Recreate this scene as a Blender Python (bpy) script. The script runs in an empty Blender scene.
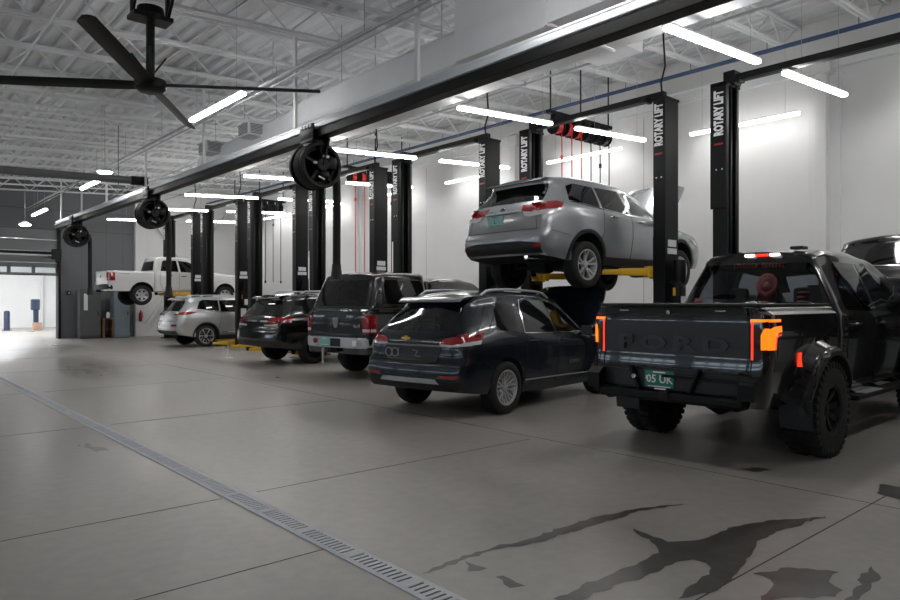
import bpy, bmesh, math, random
from mathutils import Vector, Matrix
from mathutils.bvhtree import BVHTree
from mathutils.geometry import delaunay_2d_cdt

random.seed(7)
SC = bpy.context.scene
COL = SC.collection
PI = math.pi

# ------------------------------------------------------------------ camera, world, exposure
YAW = math.atan(603 / 690)
cam_d = bpy.data.cameras.new('camera')
cam = bpy.data.objects.new('camera', cam_d)
COL.objects.link(cam)
cam.location = (0, 0, 1.6)
cam.rotation_euler = (PI / 2, 0, -YAW)
cam_d.sensor_width = 36
cam_d.lens = 690 / 900 * 36
cam_d.shift_y = 2 / 900
cam_d.clip_end = 300
SC.camera = cam

world = bpy.data.worlds.new('world')
SC.world = world
world.use_nodes = True
bgn = world.node_tree.nodes['Background']
bgn.inputs[0].default_value = (0.78, 0.88, 1.0, 1)
bgn.inputs[1].default_value = 1.1

SC.view_settings.view_transform = 'Standard'
SC.view_settings.look = 'None'
SC.view_settings.gamma = 1
SC.view_settings.use_curve_mapping = False
SC.view_settings.exposure = 2.15
LAMP = 8.0          # strip light radiance
ANNEX = 34.0         # lamps of the bright room behind the far door


# ------------------------------------------------------------------ materials
def mat(name, color, rough=0.5, metal=0.0, emit=None, estr=0.0, spec=0.5, coat=0.0, bump=None, vary=None):
    m = bpy.data.materials.new(name)
    m.use_nodes = True
    nt = m.node_tree
    b = nt.nodes['Principled BSDF']
    b.inputs['Base Color'].default_value = (*color, 1)
    b.inputs['Roughness'].default_value = rough
    b.inputs['Metallic'].default_value = metal
    b.inputs['Specular IOR Level'].default_value = spec
    if coat:
        b.inputs['Coat Weight'].default_value = coat
        b.inputs['Coat Roughness'].default_value = 0.04
    if emit:
        b.inputs['Emission Color'].default_value = (*emit, 1)
        b.inputs['Emission Strength'].default_value = estr
    if vary or bump:
        tc = nt.nodes.new('ShaderNodeTexCoord')
        nz = nt.nodes.new('ShaderNodeTexNoise')
        nz.inputs['Scale'].default_value = (vary or bump)[0]
        nz.inputs['Detail'].default_value = 5
        nt.links.new(tc.outputs['Object'], nz.inputs['Vector'])
        if vary:
            rp = nt.nodes.new('ShaderNodeValToRGB')
            a = vary[1]
            rp.color_ramp.elements[0].position = 0.3
            rp.color_ramp.elements[1].position = 0.7
            rp.color_ramp.elements[0].color = (*[c * (1 - a) for c in color], 1)
            rp.color_ramp.elements[1].color = (*[min(1, c * (1 + a)) for c in color], 1)
            nt.links.new(nz.outputs['Fac'], rp.inputs['Fac'])
            nt.links.new(rp.outputs['Color'], b.inputs['Base Color'])
        if bump:
            bp = nt.nodes.new('ShaderNodeBump')
            bp.inputs['Strength'].default_value = bump[1]
            bp.inputs['Distance'].default_value = 0.01
            nt.links.new(nz.outputs['Fac'], bp.inputs['Height'])
            nt.links.new(bp.outputs['Normal'], b.inputs['Normal'])
    return m


def floor_mat():
    m = bpy.data.materials.new('polished_concrete')
    m.use_nodes = True
    nt = m.node_tree
    b = nt.nodes['Principled BSDF']
    tc = nt.nodes.new('ShaderNodeTexCoord')
    n1 = nt.nodes.new('ShaderNodeTexNoise'); n1.inputs['Scale'].default_value = 0.55; n1.inputs['Detail'].default_value = 7
    n2 = nt.nodes.new('ShaderNodeTexNoise'); n2.inputs['Scale'].default_value = 9.0; n2.inputs['Detail'].default_value = 6
    mp = nt.nodes.new('ShaderNodeMapping'); mp.inputs['Scale'].default_value = (1.0, 0.35, 1)
    nt.links.new(tc.outputs['Object'], mp.inputs['Vector'])
    nt.links.new(mp.outputs['Vector'], n1.inputs['Vector'])
    nt.links.new(tc.outputs['Object'], n2.inputs['Vector'])
    r1 = nt.nodes.new('ShaderNodeValToRGB')
    r1.color_ramp.elements[0].position = 0.32; r1.color_ramp.elements[0].color = (0.265, 0.247, 0.228, 1)
    r1.color_ramp.elements[1].position = 0.68; r1.color_ramp.elements[1].color = (0.365, 0.344, 0.320, 1)
    nt.links.new(n1.outputs['Fac'], r1.inputs['Fac'])
    mx = nt.nodes.new('ShaderNodeMixRGB'); mx.blend_type = 'OVERLAY'; mx.inputs['Fac'].default_value = 0.18
    nt.links.new(r1.outputs['Color'], mx.inputs['Color1'])
    nt.links.new(n2.outputs['Fac'], mx.inputs['Color2'])
    nt.links.new(mx.outputs['Color'], b.inputs['Base Color'])
    rr = nt.nodes.new('ShaderNodeMapRange')
    rr.inputs['From Min'].default_value = 0.3; rr.inputs['From Max'].default_value = 0.7
    rr.inputs['To Min'].default_value = 0.26; rr.inputs['To Max'].default_value = 0.42
    nt.links.new(n1.outputs['Fac'], rr.inputs['Value'])
    nt.links.new(rr.outputs['Result'], b.inputs['Roughness'])
    b.inputs['Specular IOR Level'].default_value = 0.4
    return m


M = {}
M['floor'] = floor_mat()
M['joint'] = mat('saw_cut', (0.05, 0.047, 0.044), 0.8)
M['wet'] = mat('wet_concrete', (0.050, 0.046, 0.041), 0.30, spec=0.35, vary=(6, 0.35))
M['wall_white'] = mat('white_wall_paint', (0.76, 0.76, 0.755), 0.7, vary=(0.8, 0.03))
M['wall_grey'] = mat('grey_wall_paint', (0.15, 0.157, 0.163), 0.65, vary=(1.0, 0.05))
M['trim_white'] = mat('white_steel', (0.74, 0.74, 0.74), 0.5)
M['deck'] = mat('painted_steel_deck', (0.72, 0.73, 0.745), 0.6)
M['joist'] = mat('painted_joist', (0.78, 0.79, 0.80), 0.55)
M['conduit'] = mat('grey_conduit', (0.45, 0.46, 0.48), 0.4, 0.4)
M['duct'] = mat('grey_duct_paint', (0.84, 0.85, 0.87), 0.5, vary=(1.5, 0.03))
M['blue'] = mat('blue_pipe', (0.035, 0.075, 0.17), 0.4)
M['black'] = mat('black_powder_coat', (0.005, 0.005, 0.0055), 0.42, spec=0.25)
M['black_satin'] = mat('black_satin_steel', (0.0055, 0.0058, 0.0065), 0.42, spec=0.22)
M['plastic'] = mat('black_plastic', (0.0095, 0.0098, 0.0108), 0.5)
M['rubber'] = mat('tire_rubber', (0.009, 0.009, 0.009), 0.75)
M['alu'] = mat('aluminium', (0.52, 0.54, 0.57), 0.42, 0.55)
M['steel'] = mat('galvanised_steel', (0.55, 0.56, 0.58), 0.42, 0.7)
M['grate'] = mat('grate_steel', (0.50, 0.52, 0.56), 0.5, 0.25)
M['rim_silver'] = mat('silver_rim_paint', (0.46, 0.46, 0.47), 0.3, 0.3)
M['trench'] = mat('trench_bottom', (0.07, 0.07, 0.072), 0.8)
M['chrome'] = mat('chrome', (0.85, 0.85, 0.87), 0.08, 1.0)
M['yellow'] = mat('yellow_arm_paint', (0.72, 0.42, 0.012), 0.4)
M['red_reel'] = mat('red_reel', (0.55, 0.02, 0.02), 0.4)
M['red'] = mat('red_paint', (0.32, 0.01, 0.01), 0.35)
M['dark_pipe'] = mat('dark_pipe_metal', (0.20, 0.205, 0.21), 0.4, 0.5)
M['lens_red'] = mat('red_lens', (0.30, 0.006, 0.010), 0.10, coat=1)
M['lens_clear'] = mat('clear_lens', (0.62, 0.60, 0.61), 0.10, coat=1)
M['lens_lit'] = mat('lit_red_lens', (0.5, 0.02, 0.01), 0.2, emit=(1.0, 0.05, 0.02), estr=0.26)
M['lens_amber'] = mat('lit_amber_lens', (0.6, 0.2, 0.02), 0.2, emit=(1.0, 0.20, 0.008), estr=0.30)
M['lamp_white'] = mat('lit_cargo_lamp', (0.9, 0.9, 0.9), 0.2, emit=(1, 0.97, 0.95), estr=0.5)
M['lens_dark'] = mat('dark_lens', (0.03, 0.006, 0.007), 0.08, coat=1)
M['glass'] = mat('tinted_glass', (0.006, 0.0065, 0.007), 0.04, spec=0.6)
M['glass_lt'] = mat('clear_glass', (0.075, 0.095, 0.09), 0.04, spec=0.6)
M['paint_black'] = mat('black_car_paint', (0.0045, 0.0045, 0.005), 0.16, coat=1.0)
M['paint_blue'] = mat('dark_blue_car_paint', (0.009, 0.013, 0.021), 0.24, 0.3, coat=0.5)
M['paint_grey'] = mat('dark_grey_car_paint', (0.016, 0.017, 0.018), 0.2, 0.2, coat=1.0)
M['paint_silver'] = mat('silver_car_paint', (0.40, 0.415, 0.43), 0.26, 0.55, coat=1.0)
M['paint_silver2'] = mat('bright_silver_car_paint', (0.52, 0.53, 0.54), 0.26, 0.5, coat=1.0)
M['paint_white'] = mat('white_car_paint', (0.74, 0.74, 0.73), 0.25, coat=1.0)
M['under'] = mat('underbody_black', (0.009, 0.009, 0.009), 0.85)
M['gate_grey'] = mat('satin_dark_panel', (0.018, 0.0195, 0.0245), 0.42)
M['emboss'] = mat('embossed_black', (0.034, 0.036, 0.044), 0.28)
M['plate_green'] = mat('green_plate', (0.01, 0.17, 0.12), 0.4)
M['plate_teal'] = mat('pale_teal_plate', (0.24, 0.50, 0.46), 0.4)
M['white'] = mat('white_print', (0.80, 0.80, 0.80), 0.5)
M['offwhite'] = mat('off_white_plastic', (0.66, 0.67, 0.68), 0.5)
M['decal_red'] = mat('red_window_decal', (0.12, 0.007, 0.009), 0.4)
M['decal_dark'] = mat('dark_red_decal', (0.05, 0.004, 0.005), 0.4)
M['gold'] = mat('gold_badge', (0.75, 0.52, 0.16), 0.25, 0.8)
M['badge'] = mat('grey_badge', (0.32, 0.32, 0.33), 0.3, 0.7)
M['lamp'] = mat('strip_diffuser', (0.9, 0.9, 0.9), 0.4, emit=(1.0, 0.985, 0.965), estr=LAMP)
M['lamp_wall'] = mat('wall_strip_diffuser', (0.9, 0.9, 0.9), 0.4, emit=(1.0, 0.985, 0.965), estr=LAMP * 0.42)
M['lamp_annex'] = mat('annex_diffuser', (0.9, 0.9, 0.9), 0.4, emit=(0.94, 0.97, 1.0), estr=ANNEX)
M['cab_grey'] = mat('grey_cabinet', (0.10, 0.104, 0.108), 0.45)
M['locker'] = mat('blue_grey_locker', (0.21, 0.25, 0.28), 0.45)
M['wood'] = mat('brown_wood', (0.22, 0.11, 0.05), 0.6, vary=(8, 0.25))
M['navy'] = mat('navy_machine', (0.03, 0.04, 0.08), 0.5)
M['tan'] = mat('tan_crate', (0.42, 0.27, 0.19), 0.6)
M['door_panel'] = mat('sectional_door_paint', (0.19, 0.20, 0.205), 0.5)


def pane_mat():
    m = bpy.data.materials.new('window_pane')
    m.use_nodes = True
    nt = m.node_tree
    nt.nodes.clear()
    out = nt.nodes.new('ShaderNodeOutputMaterial')
    mix = nt.nodes.new('ShaderNodeMixShader')
    tr = nt.nodes.new('ShaderNodeBsdfTransparent')
    gl = nt.nodes.new('ShaderNodeBsdfGlossy')
    tr.inputs[0].default_value = (0.92, 0.95, 0.96, 1)
    gl.inputs['Roughness'].default_value = 0.02
    mix.inputs[0].default_value = 0.06
    nt.links.new(tr.outputs[0], mix.inputs[1])
    nt.links.new(gl.outputs[0], mix.inputs[2])
    nt.links.new(mix.outputs[0], out.inputs[0])
    return m


M['pane'] = pane_mat()


def see_through(name, tint):
    m = bpy.data.materials.new(name)
    m.use_nodes = True
    nt = m.node_tree
    nt.nodes.clear()
    out = nt.nodes.new('ShaderNodeOutputMaterial')
    mix = nt.nodes.new('ShaderNodeMixShader')
    tr = nt.nodes.new('ShaderNodeBsdfTransparent')
    gl = nt.nodes.new('ShaderNodeBsdfGlossy')
    lw = nt.nodes.new('ShaderNodeLayerWeight')
    pw = nt.nodes.new('ShaderNodeMath'); pw.operation = 'POWER'; pw.inputs[1].default_value = 4.0
    fr = nt.nodes.new('ShaderNodeMath'); fr.operation = 'MULTIPLY_ADD'; fr.inputs[1].default_value = 0.7; fr.inputs[2].default_value = 0.05
    nt.links.new(lw.outputs['Facing'], pw.inputs[0])
    nt.links.new(pw.outputs[0], fr.inputs[0])
    tr.inputs[0].default_value = (*tint, 1)
    gl.inputs['Roughness'].default_value = 0.03
    nt.links.new(fr.outputs[0], mix.inputs[0])
    nt.links.new(tr.outputs[0], mix.inputs[1])
    nt.links.new(gl.outputs[0], mix.inputs[2])
    nt.links.new(mix.outputs[0], out.inputs[0])
    return m


M['glass_see'] = see_through('smoked_glass', (0.46, 0.49, 0.52))
M['glass_see_lt'] = see_through('green_tinted_glass', (0.80, 0.87, 0.84))


# ------------------------------------------------------------------ mesh helpers
def absorb(bm, t):
    me = bpy.data.meshes.new('tmp')
    t.to_mesh(me)
    t.free()
    bm.from_mesh(me)
    bpy.data.meshes.remove(me)


def box(bm, c, s, bev=0.0, mi=0, rot=None):
    t = bmesh.new()
    bmesh.ops.create_cube(t, size=1)
    for v in t.verts:
        v.co = Vector((v.co.x * s[0], v.co.y * s[1], v.co.z * s[2]))
    if bev > 0:
        bmesh.ops.bevel(t, geom=list(t.edges), offset=min(bev, 0.45 * min(s)), segments=2, affect='EDGES', profile=0.5)
    mtx = Matrix.Translation(Vector(c))
    if rot is not None:
        mtx = mtx @ (rot if isinstance(rot, Matrix) else Matrix.Rotation(rot, 4, 'Z'))
    for v in t.verts:
        v.co = mtx @ v.co
    for f in t.faces:
        f.material_index = mi
    absorb(bm, t)


def beam(bm, a, b, w, h, mi=0, bev=0.0):
    """A square bar from a to b, w across and h deep."""
    a, b = Vector(a), Vector(b)
    d = b - a
    L = d.length
    q = d.to_track_quat('X', 'Z').to_matrix().to_4x4()
    box(bm, (a + b) / 2, (L, w, h), bev, mi, q)


def tube(bm, pts, r, n=8, mi=0, closed=False, caps=True):
    pts = [Vector(p) for p in pts]
    k = len(pts)
    rings = []
    up = None
    for i, p in enumerate(pts):
        if closed:
            d = (pts[(i + 1) % k] - pts[i - 1])
        else:
            d = (pts[min(i + 1, k - 1)] - pts[max(i - 1, 0)])
        if d.length < 1e-9:
            d = Vector((1, 0, 0))
        d.normalize()
        if up is None:
            ref = Vector((0, 0, 1)) if abs(d.z) < 0.9 else Vector((1, 0, 0))
            up = d.cross(ref).normalized()
        else:
            up = (up - d * up.dot(d))
            if up.length < 1e-6:
                up = d.orthogonal()
            up.normalize()
        v2 = d.cross(up)
        rr = r[i] if isinstance(r, (list, tuple)) else r
        rings.append([bm.verts.new(p + (up * math.cos(2 * PI * j / n) + v2 * math.sin(2 * PI * j / n)) * rr) for j in range(n)])
    m = k if closed else k - 1
    for i in range(m):
        a, b = rings[i], rings[(i + 1) % k]
        for j in range(n):
            f = bm.faces.new((a[j], a[(j + 1) % n], b[(j + 1) % n], b[j]))
            f.material_index = mi
            f.smooth = True
    if caps and not closed:
        for rg in (rings[0][::-1], rings[-1]):
            f = bm.faces.new(rg)
            f.material_index = mi


def lathe(bm, prof, n=32, axis='Y', c=(0, 0, 0), mi=0):
    """prof: (radius, along axis)."""
    rings = []
    c = Vector(c)
    for r, a in prof:
        ring = []
        for j in range(n if r > 1e-6 else 1):
            t = 2 * PI * j / n
            u, v = r * math.cos(t), r * math.sin(t)
            p = (u, a, v) if axis == 'Y' else (a, u, v) if axis == 'X' else (u, v, a)
            ring.append(bm.verts.new(c + Vector(p)))
        rings.append(ring)
    for a, b in zip(rings, rings[1:]):
        for j in range(n):
            j2 = (j + 1) % n
            if len(a) == 1 and len(b) == 1:
                break
            if len(a) == 1:
                vs = (a[0], b[j], b[j2])
            elif len(b) == 1:
                vs = (a[j], b[0], a[j2])
            else:
                vs = (a[j], b[j], b[j2], a[j2])
            f = bm.faces.new(vs)
            f.material_index = mi


def prism(bm, poly, lo, hi, axis='Y', mi=0, mtx=None):
    """Extrude a 2-D polygon along an axis. axis Y: poly is (x,z); X: (y,z); Z: (x,y)."""
    def P(a, b, h):
        p = Vector((a, h, b)) if axis == 'Y' else Vector((h, a, b)) if axis == 'X' else Vector((a, b, h))
        return mtx @ p if mtx is not None else p
    A = [bm.verts.new(P(a, b, lo)) for a, b in poly]
    B = [bm.verts.new(P(a, b, hi)) for a, b in poly]
    n = len(poly)
    fs = [bm.faces.new(A[::-1]), bm.faces.new(B)]
    for i in range(n):
        fs.append(bm.faces.new((A[i], A[(i + 1) % n], B[(i + 1) % n], B[i])))
    for f in fs:
        f.material_index = mi


def obj(name, bm, mats, parent=None, smooth=None, loc=None):
    me = bpy.data.meshes.new(name)
    bmesh.ops.recalc_face_normals(bm, faces=bm.faces)
    bm.to_mesh(me)
    bm.free()
    for m in (mats if isinstance(mats, (list, tuple)) else [mats]):
        me.materials.append(M[m] if isinstance(m, str) else m)
    if smooth:
        me.shade_smooth()
        me.set_sharp_from_angle(angle=math.radians(smooth))
    o = bpy.data.objects.new(name, me)
    COL.objects.link(o)
    if parent is not None:
        o.parent = parent
    if loc is not None:
        o.location = loc
    return o


def tag(o, label, cat, group=None, kind=None):
    o['label'] = label
    o['category'] = cat
    if group:
        o['group'] = group
    if kind:
        o['kind'] = kind
    return o


def thing(name, label, cat, loc=(0, 0, 0), rz=0.0, group=None, scale=1.0):
    o = bpy.data.objects.new(name, None)
    o.empty_display_size = 0.2
    COL.objects.link(o)
    o.location = loc
    o.rotation_euler = (0, 0, rz)
    o.scale = (scale,) * 3
    return tag(o, label, cat, group)


def struct(name, bm, mats, parent=None, smooth=None):
    o = obj(name, bm, mats, parent, smooth)
    o['kind'] = 'structure'
    return o


def kids(o):
    return [c for c in COL.objects if c.parent is o]


def dup(root, loc=None, rz=None, label=None):
    r = root.copy()
    COL.objects.link(r)
    if loc is not None:
        r.location = loc
    if rz is not None:
        r.rotation_euler = (0, 0, rz)
    if label:
        r['label'] = label
    for ch in list(root.children):
        c = ch.copy(); COL.objects.link(c); c.parent = r
        for g in list(ch.children):
            d = g.copy(); COL.objects.link(d); d.parent = c
    return r


def text_into(bm, s, size, mtx, depth=0.004, mi=0, bold=0.0, width=1.0):
    cu = bpy.data.curves.new('txt', 'FONT')
    cu.body = s
    cu.size = size
    cu.extrude = depth / 2
    cu.offset = bold
    cu.resolution_u = 2
    cu.align_x = 'CENTER'
    cu.align_y = 'CENTER'
    o = bpy.data.objects.new('txt', cu)
    COL.objects.link(o)
    dg = bpy.context.evaluated_depsgraph_get()
    dg.update()
    me = bpy.data.meshes.new_from_object(o.evaluated_get(dg))
    t = bmesh.new()
    t.from_mesh(me)
    for v in t.verts:
        v.co = mtx @ Vector((v.co.x * width, v.co.y, v.co.z))
    for f in t.faces:
        f.material_index = mi
    absorb(bm, t)
    bpy.data.meshes.remove(me)
    bpy.data.objects.remove(o)
    bpy.data.curves.remove(cu)


def frame_mtx(origin, xdir, ydir):
    x, y = Vector(xdir).normalized(), Vector(ydir).normalized()
    z = x.cross(y)
    m = Matrix((x, y, z)).transposed().to_4x4()
    m.translation = Vector(origin)
    return m


# ------------------------------------------------------------------ the setting
RISE = 0.05                       # the roof climbs gently towards the bay wall


def roof_z(x):
    return 7.0 + RISE * (x - 8)


X0, X1, Y0, Y1 = -7.0, 15.0, -8.0, 34.0

bm = bmesh.new()
box(bm, (4, 22, -0.15), (24, 62, 0.3))
floor = struct('floor', bm, 'floor')
bm = bmesh.new()
for y in (-2.35, 1.92, 5.45, 9.7, 14.0, 18.3, 22.6, 26.9):
    box(bm, (4.3, y, 0.0008), (3.4 if y > 1.95 else 6.0, 0.008, 0.0016))
    if y > 5:
        box(bm, (0.0, y, 0.0008), (4.6, 0.008, 0.0016))
box(bm, (0.4, 3.9, 0.0008), (3.9, 0.008, 0.0016))
for x in (6.13,):
    box(bm, (x, 12.5, 0.0008), (0.008, 41, 0.0016))
struct('floor_joint', bm, 'joint', floor)

# bay wall (right) with white pilasters
bm = bmesh.new()
box(bm, (X1 + 0.15, 13.2, 3.95), (0.3, 42.6, 7.9))
wall_right = struct('wall_right', bm, 'wall_white')
for i, y in enumerate((-3.0, 5.56, 14.1, 22.6, 31.2)):
    bm = bmesh.new()
    box(bm, (X1 - 0.12, y, 3.1), (0.24, 0.22, 6.2), 0.01)
    box(bm, (X1 - 0.02, y, 3.1), (0.06, 0.62, 6.2), 0.01)
    box(bm, (X1 - 0.12, y, 6.35), (0.3, 0.4, 0.3), 0.01)
    struct('trim_%d' % (i + 1), bm, 'trim_white')
bm = bmesh.new()
box(bm, (X1 - 0.06, 13, 6.42), (0.12, 42, 0.22))
box(bm, (X1 - 0.16, 13, 6.54), (0.24, 42, 0.03))
struct('trim_6', bm, 'joist')
bm = bmesh.new()
for y in (1.3, 9.8, 18.4, 26.9):
    box(bm, (X1 - 0.002, y, 3.1), (0.006, 0.02, 6.2))
struct('wall_seam', bm, 'conduit', wall_right)

# end wall: grey part with the sectional door, white part with braces
OX0, OX1, OZ = 2.4, 6.92, 2.78
bm = bmesh.new()
box(bm, ((X0 + OX0) / 2, Y1 + 0.15, 3.95), (OX0 - X0, 0.3, 7.9))
box(bm, ((OX1 + 10.1) / 2, Y1 + 0.15, 3.95), (10.1 - OX1, 0.3, 7.9))
box(bm, ((OX0 + OX1) / 2, Y1 + 0.15, 6.3), (OX1 - OX0, 0.3, 3.2))
wall_far = struct('wall_far', bm, 'wall_grey')
bm = bmesh.new()
for x in (7.9, 8.9, 9.6):
    box(bm, (x, Y1 - 0.003, 3.3), (0.02, 0.008, 6.6))
for z in (4.75, 5.6):
    box(bm, (4.7, Y1 - 0.006, z), (10.6, 0.014, 0.05))
struct('wall_seam', bm, 'cab_grey', wall_far)
bm = bmesh.new()
box(bm, ((10.1 + X1) / 2, Y1 + 0.15, 3.95), (X1 - 10.1, 0.3, 7.9))
struct('wall_corner', bm, 'wall_white')
bm = bmesh.new()
box(bm, (10.3, Y1 - 0.13, 3.4), (0.42, 0.26, 6.8), 0.01)
struct('trim_7', bm, 'trim_white')
bm = bmesh.new()
beam(bm, (10.4, Y1 - 0.08, 0.2), (14.7, Y1 - 0.08, 6.2), 0.1, 0.16)
beam(bm, (10.4, Y1 - 0.2, 6.2), (14.7, Y1 - 0.2, 0.2), 0.1, 0.16)
struct('trim_8', bm, 'trim_white')
# jamb + sectional door, part raised
bm = bmesh.new()
for x in (OX0 - 0.05, OX1 + 0.05):
    box(bm, (x, Y1 - 0.02, 2.4), (0.1, 0.36, 4.8), 0.01)
struct('trim_9', bm, 'black_satin')
door = bpy.data.objects.new('door_1', None); COL.objects.link(door); door['kind'] = 'structure'
bm = bmesh.new()
for i in range(4):
    z = OZ + 0.02 + i * 0.5
    if i == 0:
        box(bm, ((OX0 + OX1) / 2, Y1 + 0.02, z + 0.03), (OX1 - OX0, 0.06, 0.06), 0.01)
        box(bm, ((OX0 + OX1) / 2, Y1 + 0.02, z + 0.39), (OX1 - OX0, 0.06, 0.20), 0.01)
        for k in range(6):
            box(bm, (OX0 + k * (OX1 - OX0) / 5, Y1 + 0.02, z + 0.2), (0.14, 0.06, 0.3))
    else:
        box(bm, ((OX0 + OX1) / 2, Y1 + 0.02, z + 0.245), (OX1 - OX0, 0.06, 0.485), 0.012)
struct('door_panel', bm, 'door_panel', door)
bm = bmesh.new()
box(bm, ((OX0 + OX1) / 2, Y1 + 0.02, OZ + 0.19), (OX1 - OX0 - 0.1, 0.012, 0.24))
struct('door_pane', bm, 'pane', door)
bm = bmesh.new()
box(bm, ((OX0 + OX1) / 2, Y1 + 0.02, OZ - 0.01), (OX1 - OX0, 0.05, 0.05), 0.01)
struct('door_seal', bm, 'black', door)

# the bright room behind the door
bm = bmesh.new()
box(bm, (4, 50.1, 2.5), (15, 0.2, 5))
box(bm, (-3.4, 42.2, 2.5), (0.2, 15.7, 5))
box(bm, (11.4, 42.2, 2.5), (0.2, 15.7, 5))
struct('wall_annex', bm, 'wall_white')
bm = bmesh.new()
box(bm, (4, 42.3, 5.1), (15, 15.9, 0.2))
struct('ceiling_annex', bm, 'wall_white')
bm = bmesh.new()
for x in (6.7, 9.3):
    box(bm, (x, 49.9, 1.7), (0.1, 0.2, 3.4), 0.02)
struct('trim_10', bm, 'trim_white')

# aisle side: unseen wall, glazed overhead doors invented to let in daylight; back wall
bm = bmesh.new()
DW, DH = 3.4, 3.7
doors_y = [-4.6 + 4.27 * i for i in range(9)]
prev = Y0
for y in doors_y:
    box(bm, (X0 - 0.15, (prev + y - DW / 2) / 2, 3.5), (0.3, y - DW / 2 - prev, 7))
    box(bm, (X0 - 0.15, y, (DH + 7) / 2), (0.3, DW, 7 - DH))
    prev = y + DW / 2
box(bm, (X0 - 0.15, (prev + Y1) / 2, 3.5), (0.3, Y1 - prev, 7))
struct('wall_left', bm, 'wall_grey')
bm = bmesh.new()
box(bm, (4, Y0 - 0.15, 3.95), (22.6, 0.3, 7.9))
struct('wall_back', bm, 'wall_grey')
for i, y in enumerate(doors_y):
    d = bpy.data.objects.new('door_%d' % (i + 2), None); COL.objects.link(d); d['kind'] = 'structure'
    bm = bmesh.new()
    for k in range(7):
        z = 0.01 + k * 0.525
        if k in (4, 5):
            for z2 in (z + 0.05, z + 0.47):
                box(bm, (X0 - 0.15, y, z2), (0.06, DW, 0.10), 0.01)
            for q in range(6):
                box(bm, (X0 - 0.15, y - DW / 2 + q * DW / 5, z + 0.26), (0.06, 0.10, 0.34))
        else:
            box(bm, (X0 - 0.15, y, z + 0.26), (0.06, DW, 0.51), 0.012)
    struct('door_panel', bm, 'door_panel', d)
    bm = bmesh.new()
    for k in (4, 5):
        box(bm, (X0 - 0.15, y, 0.01 + k * 0.525 + 0.26), (0.01, DW - 0.05, 0.34))
    struct('door_pane', bm, 'pane', d)

# ceiling: fluted deck + open-web joists + bridging and conduits
bm = bmesh.new()
pit = 0.30
n = int((X1 + 0.3 - X0 + 0.3) / pit) + 1
prof = []
for i in range(n):
    x = X0 - 0.3 + i * pit
    prof += [(x, 0), (x + 0.11, 0), (x + 0.15, 0.075), (x + 0.26, 0.075)]
a = [bm.verts.new((x, Y0 - 0.3, roof_z(x) + h)) for x, h in prof]
b = [bm.verts.new((x, Y1 + 0.3, roof_z(x) + h)) for x, h in prof]
for i in range(len(a) - 1):
    bm.faces.new((a[i], a[i + 1], b[i + 1], b[i]))
bm2 = bmesh.new()
ceiling = struct('ceiling', bm, 'deck')
bm2.free()
bm = bmesh.new()
xa, xb = X0, X1 - 0.02
za, zb = roof_z(xa), roof_z(xb)
D = 0.62
for dy in (-0.045, 0.045):
    beam(bm, (xa, dy, za - 0.055), (xb, dy, zb - 0.055), 0.05, 0.06)
    beam(bm, (xa + 0.7, dy, za - D + 0.035), (xb - 0.7, dy, zb - D + 0.035), 0.045, 0.05)
k = 0
x = xa + 0.2
up = True
while x < xb - 0.6:
    x2 = x + 0.6
    z1 = roof_z(x) - (0.06 if up else D - 0.03)
    z2 = roof_z(x2) - (0.06 if not up else D - 0.03)
    beam(bm, (x, 0, z1), (x2, 0, z2), 0.028, 0.028)
    up = not up
    x = x2
j0 = struct('ceiling_joist', bm, 'joist', ceiling)
j0.location = (0, -6.9, 0)
y = -6.9
while y < Y1 - 1.6:
    y += 1.62
    c = j0.copy(); COL.objects.link(c); c.location = (0, y, 0)
# girder lines and bridging along the hall
bm = bmesh.new()
for x, r, dz in ((-2.2, 0.02, -D), (0.2, 0.018, -D), (2.3, 0.02, -0.9), (3.2, 0.018, -D), (8.9, 0.02, -D), (11.6, 0.02, -D)):
    tube(bm, [(x, Y0, roof_z(x) + dz), (x, Y1, roof_z(x) + dz)], r, 6)
for x in (1.2, 4.2, 12.2):
    tube(bm, [(x, Y0, roof_z(x) - 0.06), (x, Y1, roof_z(x) - 0.06)], 0.016, 6)
struct('ceiling_bridging', bm, 'joist', ceiling)

# pipes under the roof
bm = bmesh.new()
tube(bm, [(5.75, Y0, 5.58), (5.75, Y1 - 0.2, 5.58)], 0.03, 8)
tube(bm, [(5.75, Y0, 5.47), (5.75, Y1 - 0.2, 5.47)], 0.016, 8)
for y in [-6 + 2.9 * i for i in range(14)]:
    tube(bm, [(5.75, y, 5.60), (5.75, y, roof_z(5.75) - D)], 0.008, 5)
tag(obj('conduit_pipe', bm, 'conduit', smooth=40), 'pair of thin grey conduits running beside the air duct under the roof', 'pipe')
bm = bmesh.new()
tube(bm, [(13.5, Y0, 6.50), (13.5, Y1 - 0.1, 6.50)], 0.032, 8)
tube(bm, [(13.66, Y0, 6.52), (13.66, Y1 - 0.1, 6.52)], 0.02, 8)
for y in [-6.9 + 1.62 * i for i in range(25)]:
    tube(bm, [(13.5, y, 6.5), (13.5, y, roof_z(13.5) - D)], 0.008, 5)
tag(obj('compressed_air_pipe', bm, 'blue', smooth=40), 'blue compressed air pipes running under the roof near the bay wall', 'pipe')
bm = bmesh.new()
for x, z in ((8.9, 6.30), (11.3, 6.42)):
    tube(bm, [(x, Y0 + 0.1, z), (x, Y1 - 0.1, z)], 0.022, 8)
    for i in range(14):
        y = -6 + i * 3.0
        tube(bm, [(x, y, z), (x, y, roof_z(x) - D)], 0.008, 5)
        lathe(bm, [(0.0, 0.05), (0.03, 0.05), (0.03, -0.03), (0.0, -0.06)], 8, 'Z', (x, y + 1.4, z))
tag(obj('sprinkler_pipe', bm, 'conduit', smooth=40), 'thin dark sprinkler pipes with small heads above the lifts', 'pipe')
bm = bmesh.new()
tube(bm, [(1.6, Y0 + 0.1, 6.0), (1.6, Y1 - 0.1, 6.0)], 0.022, 8)
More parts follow.
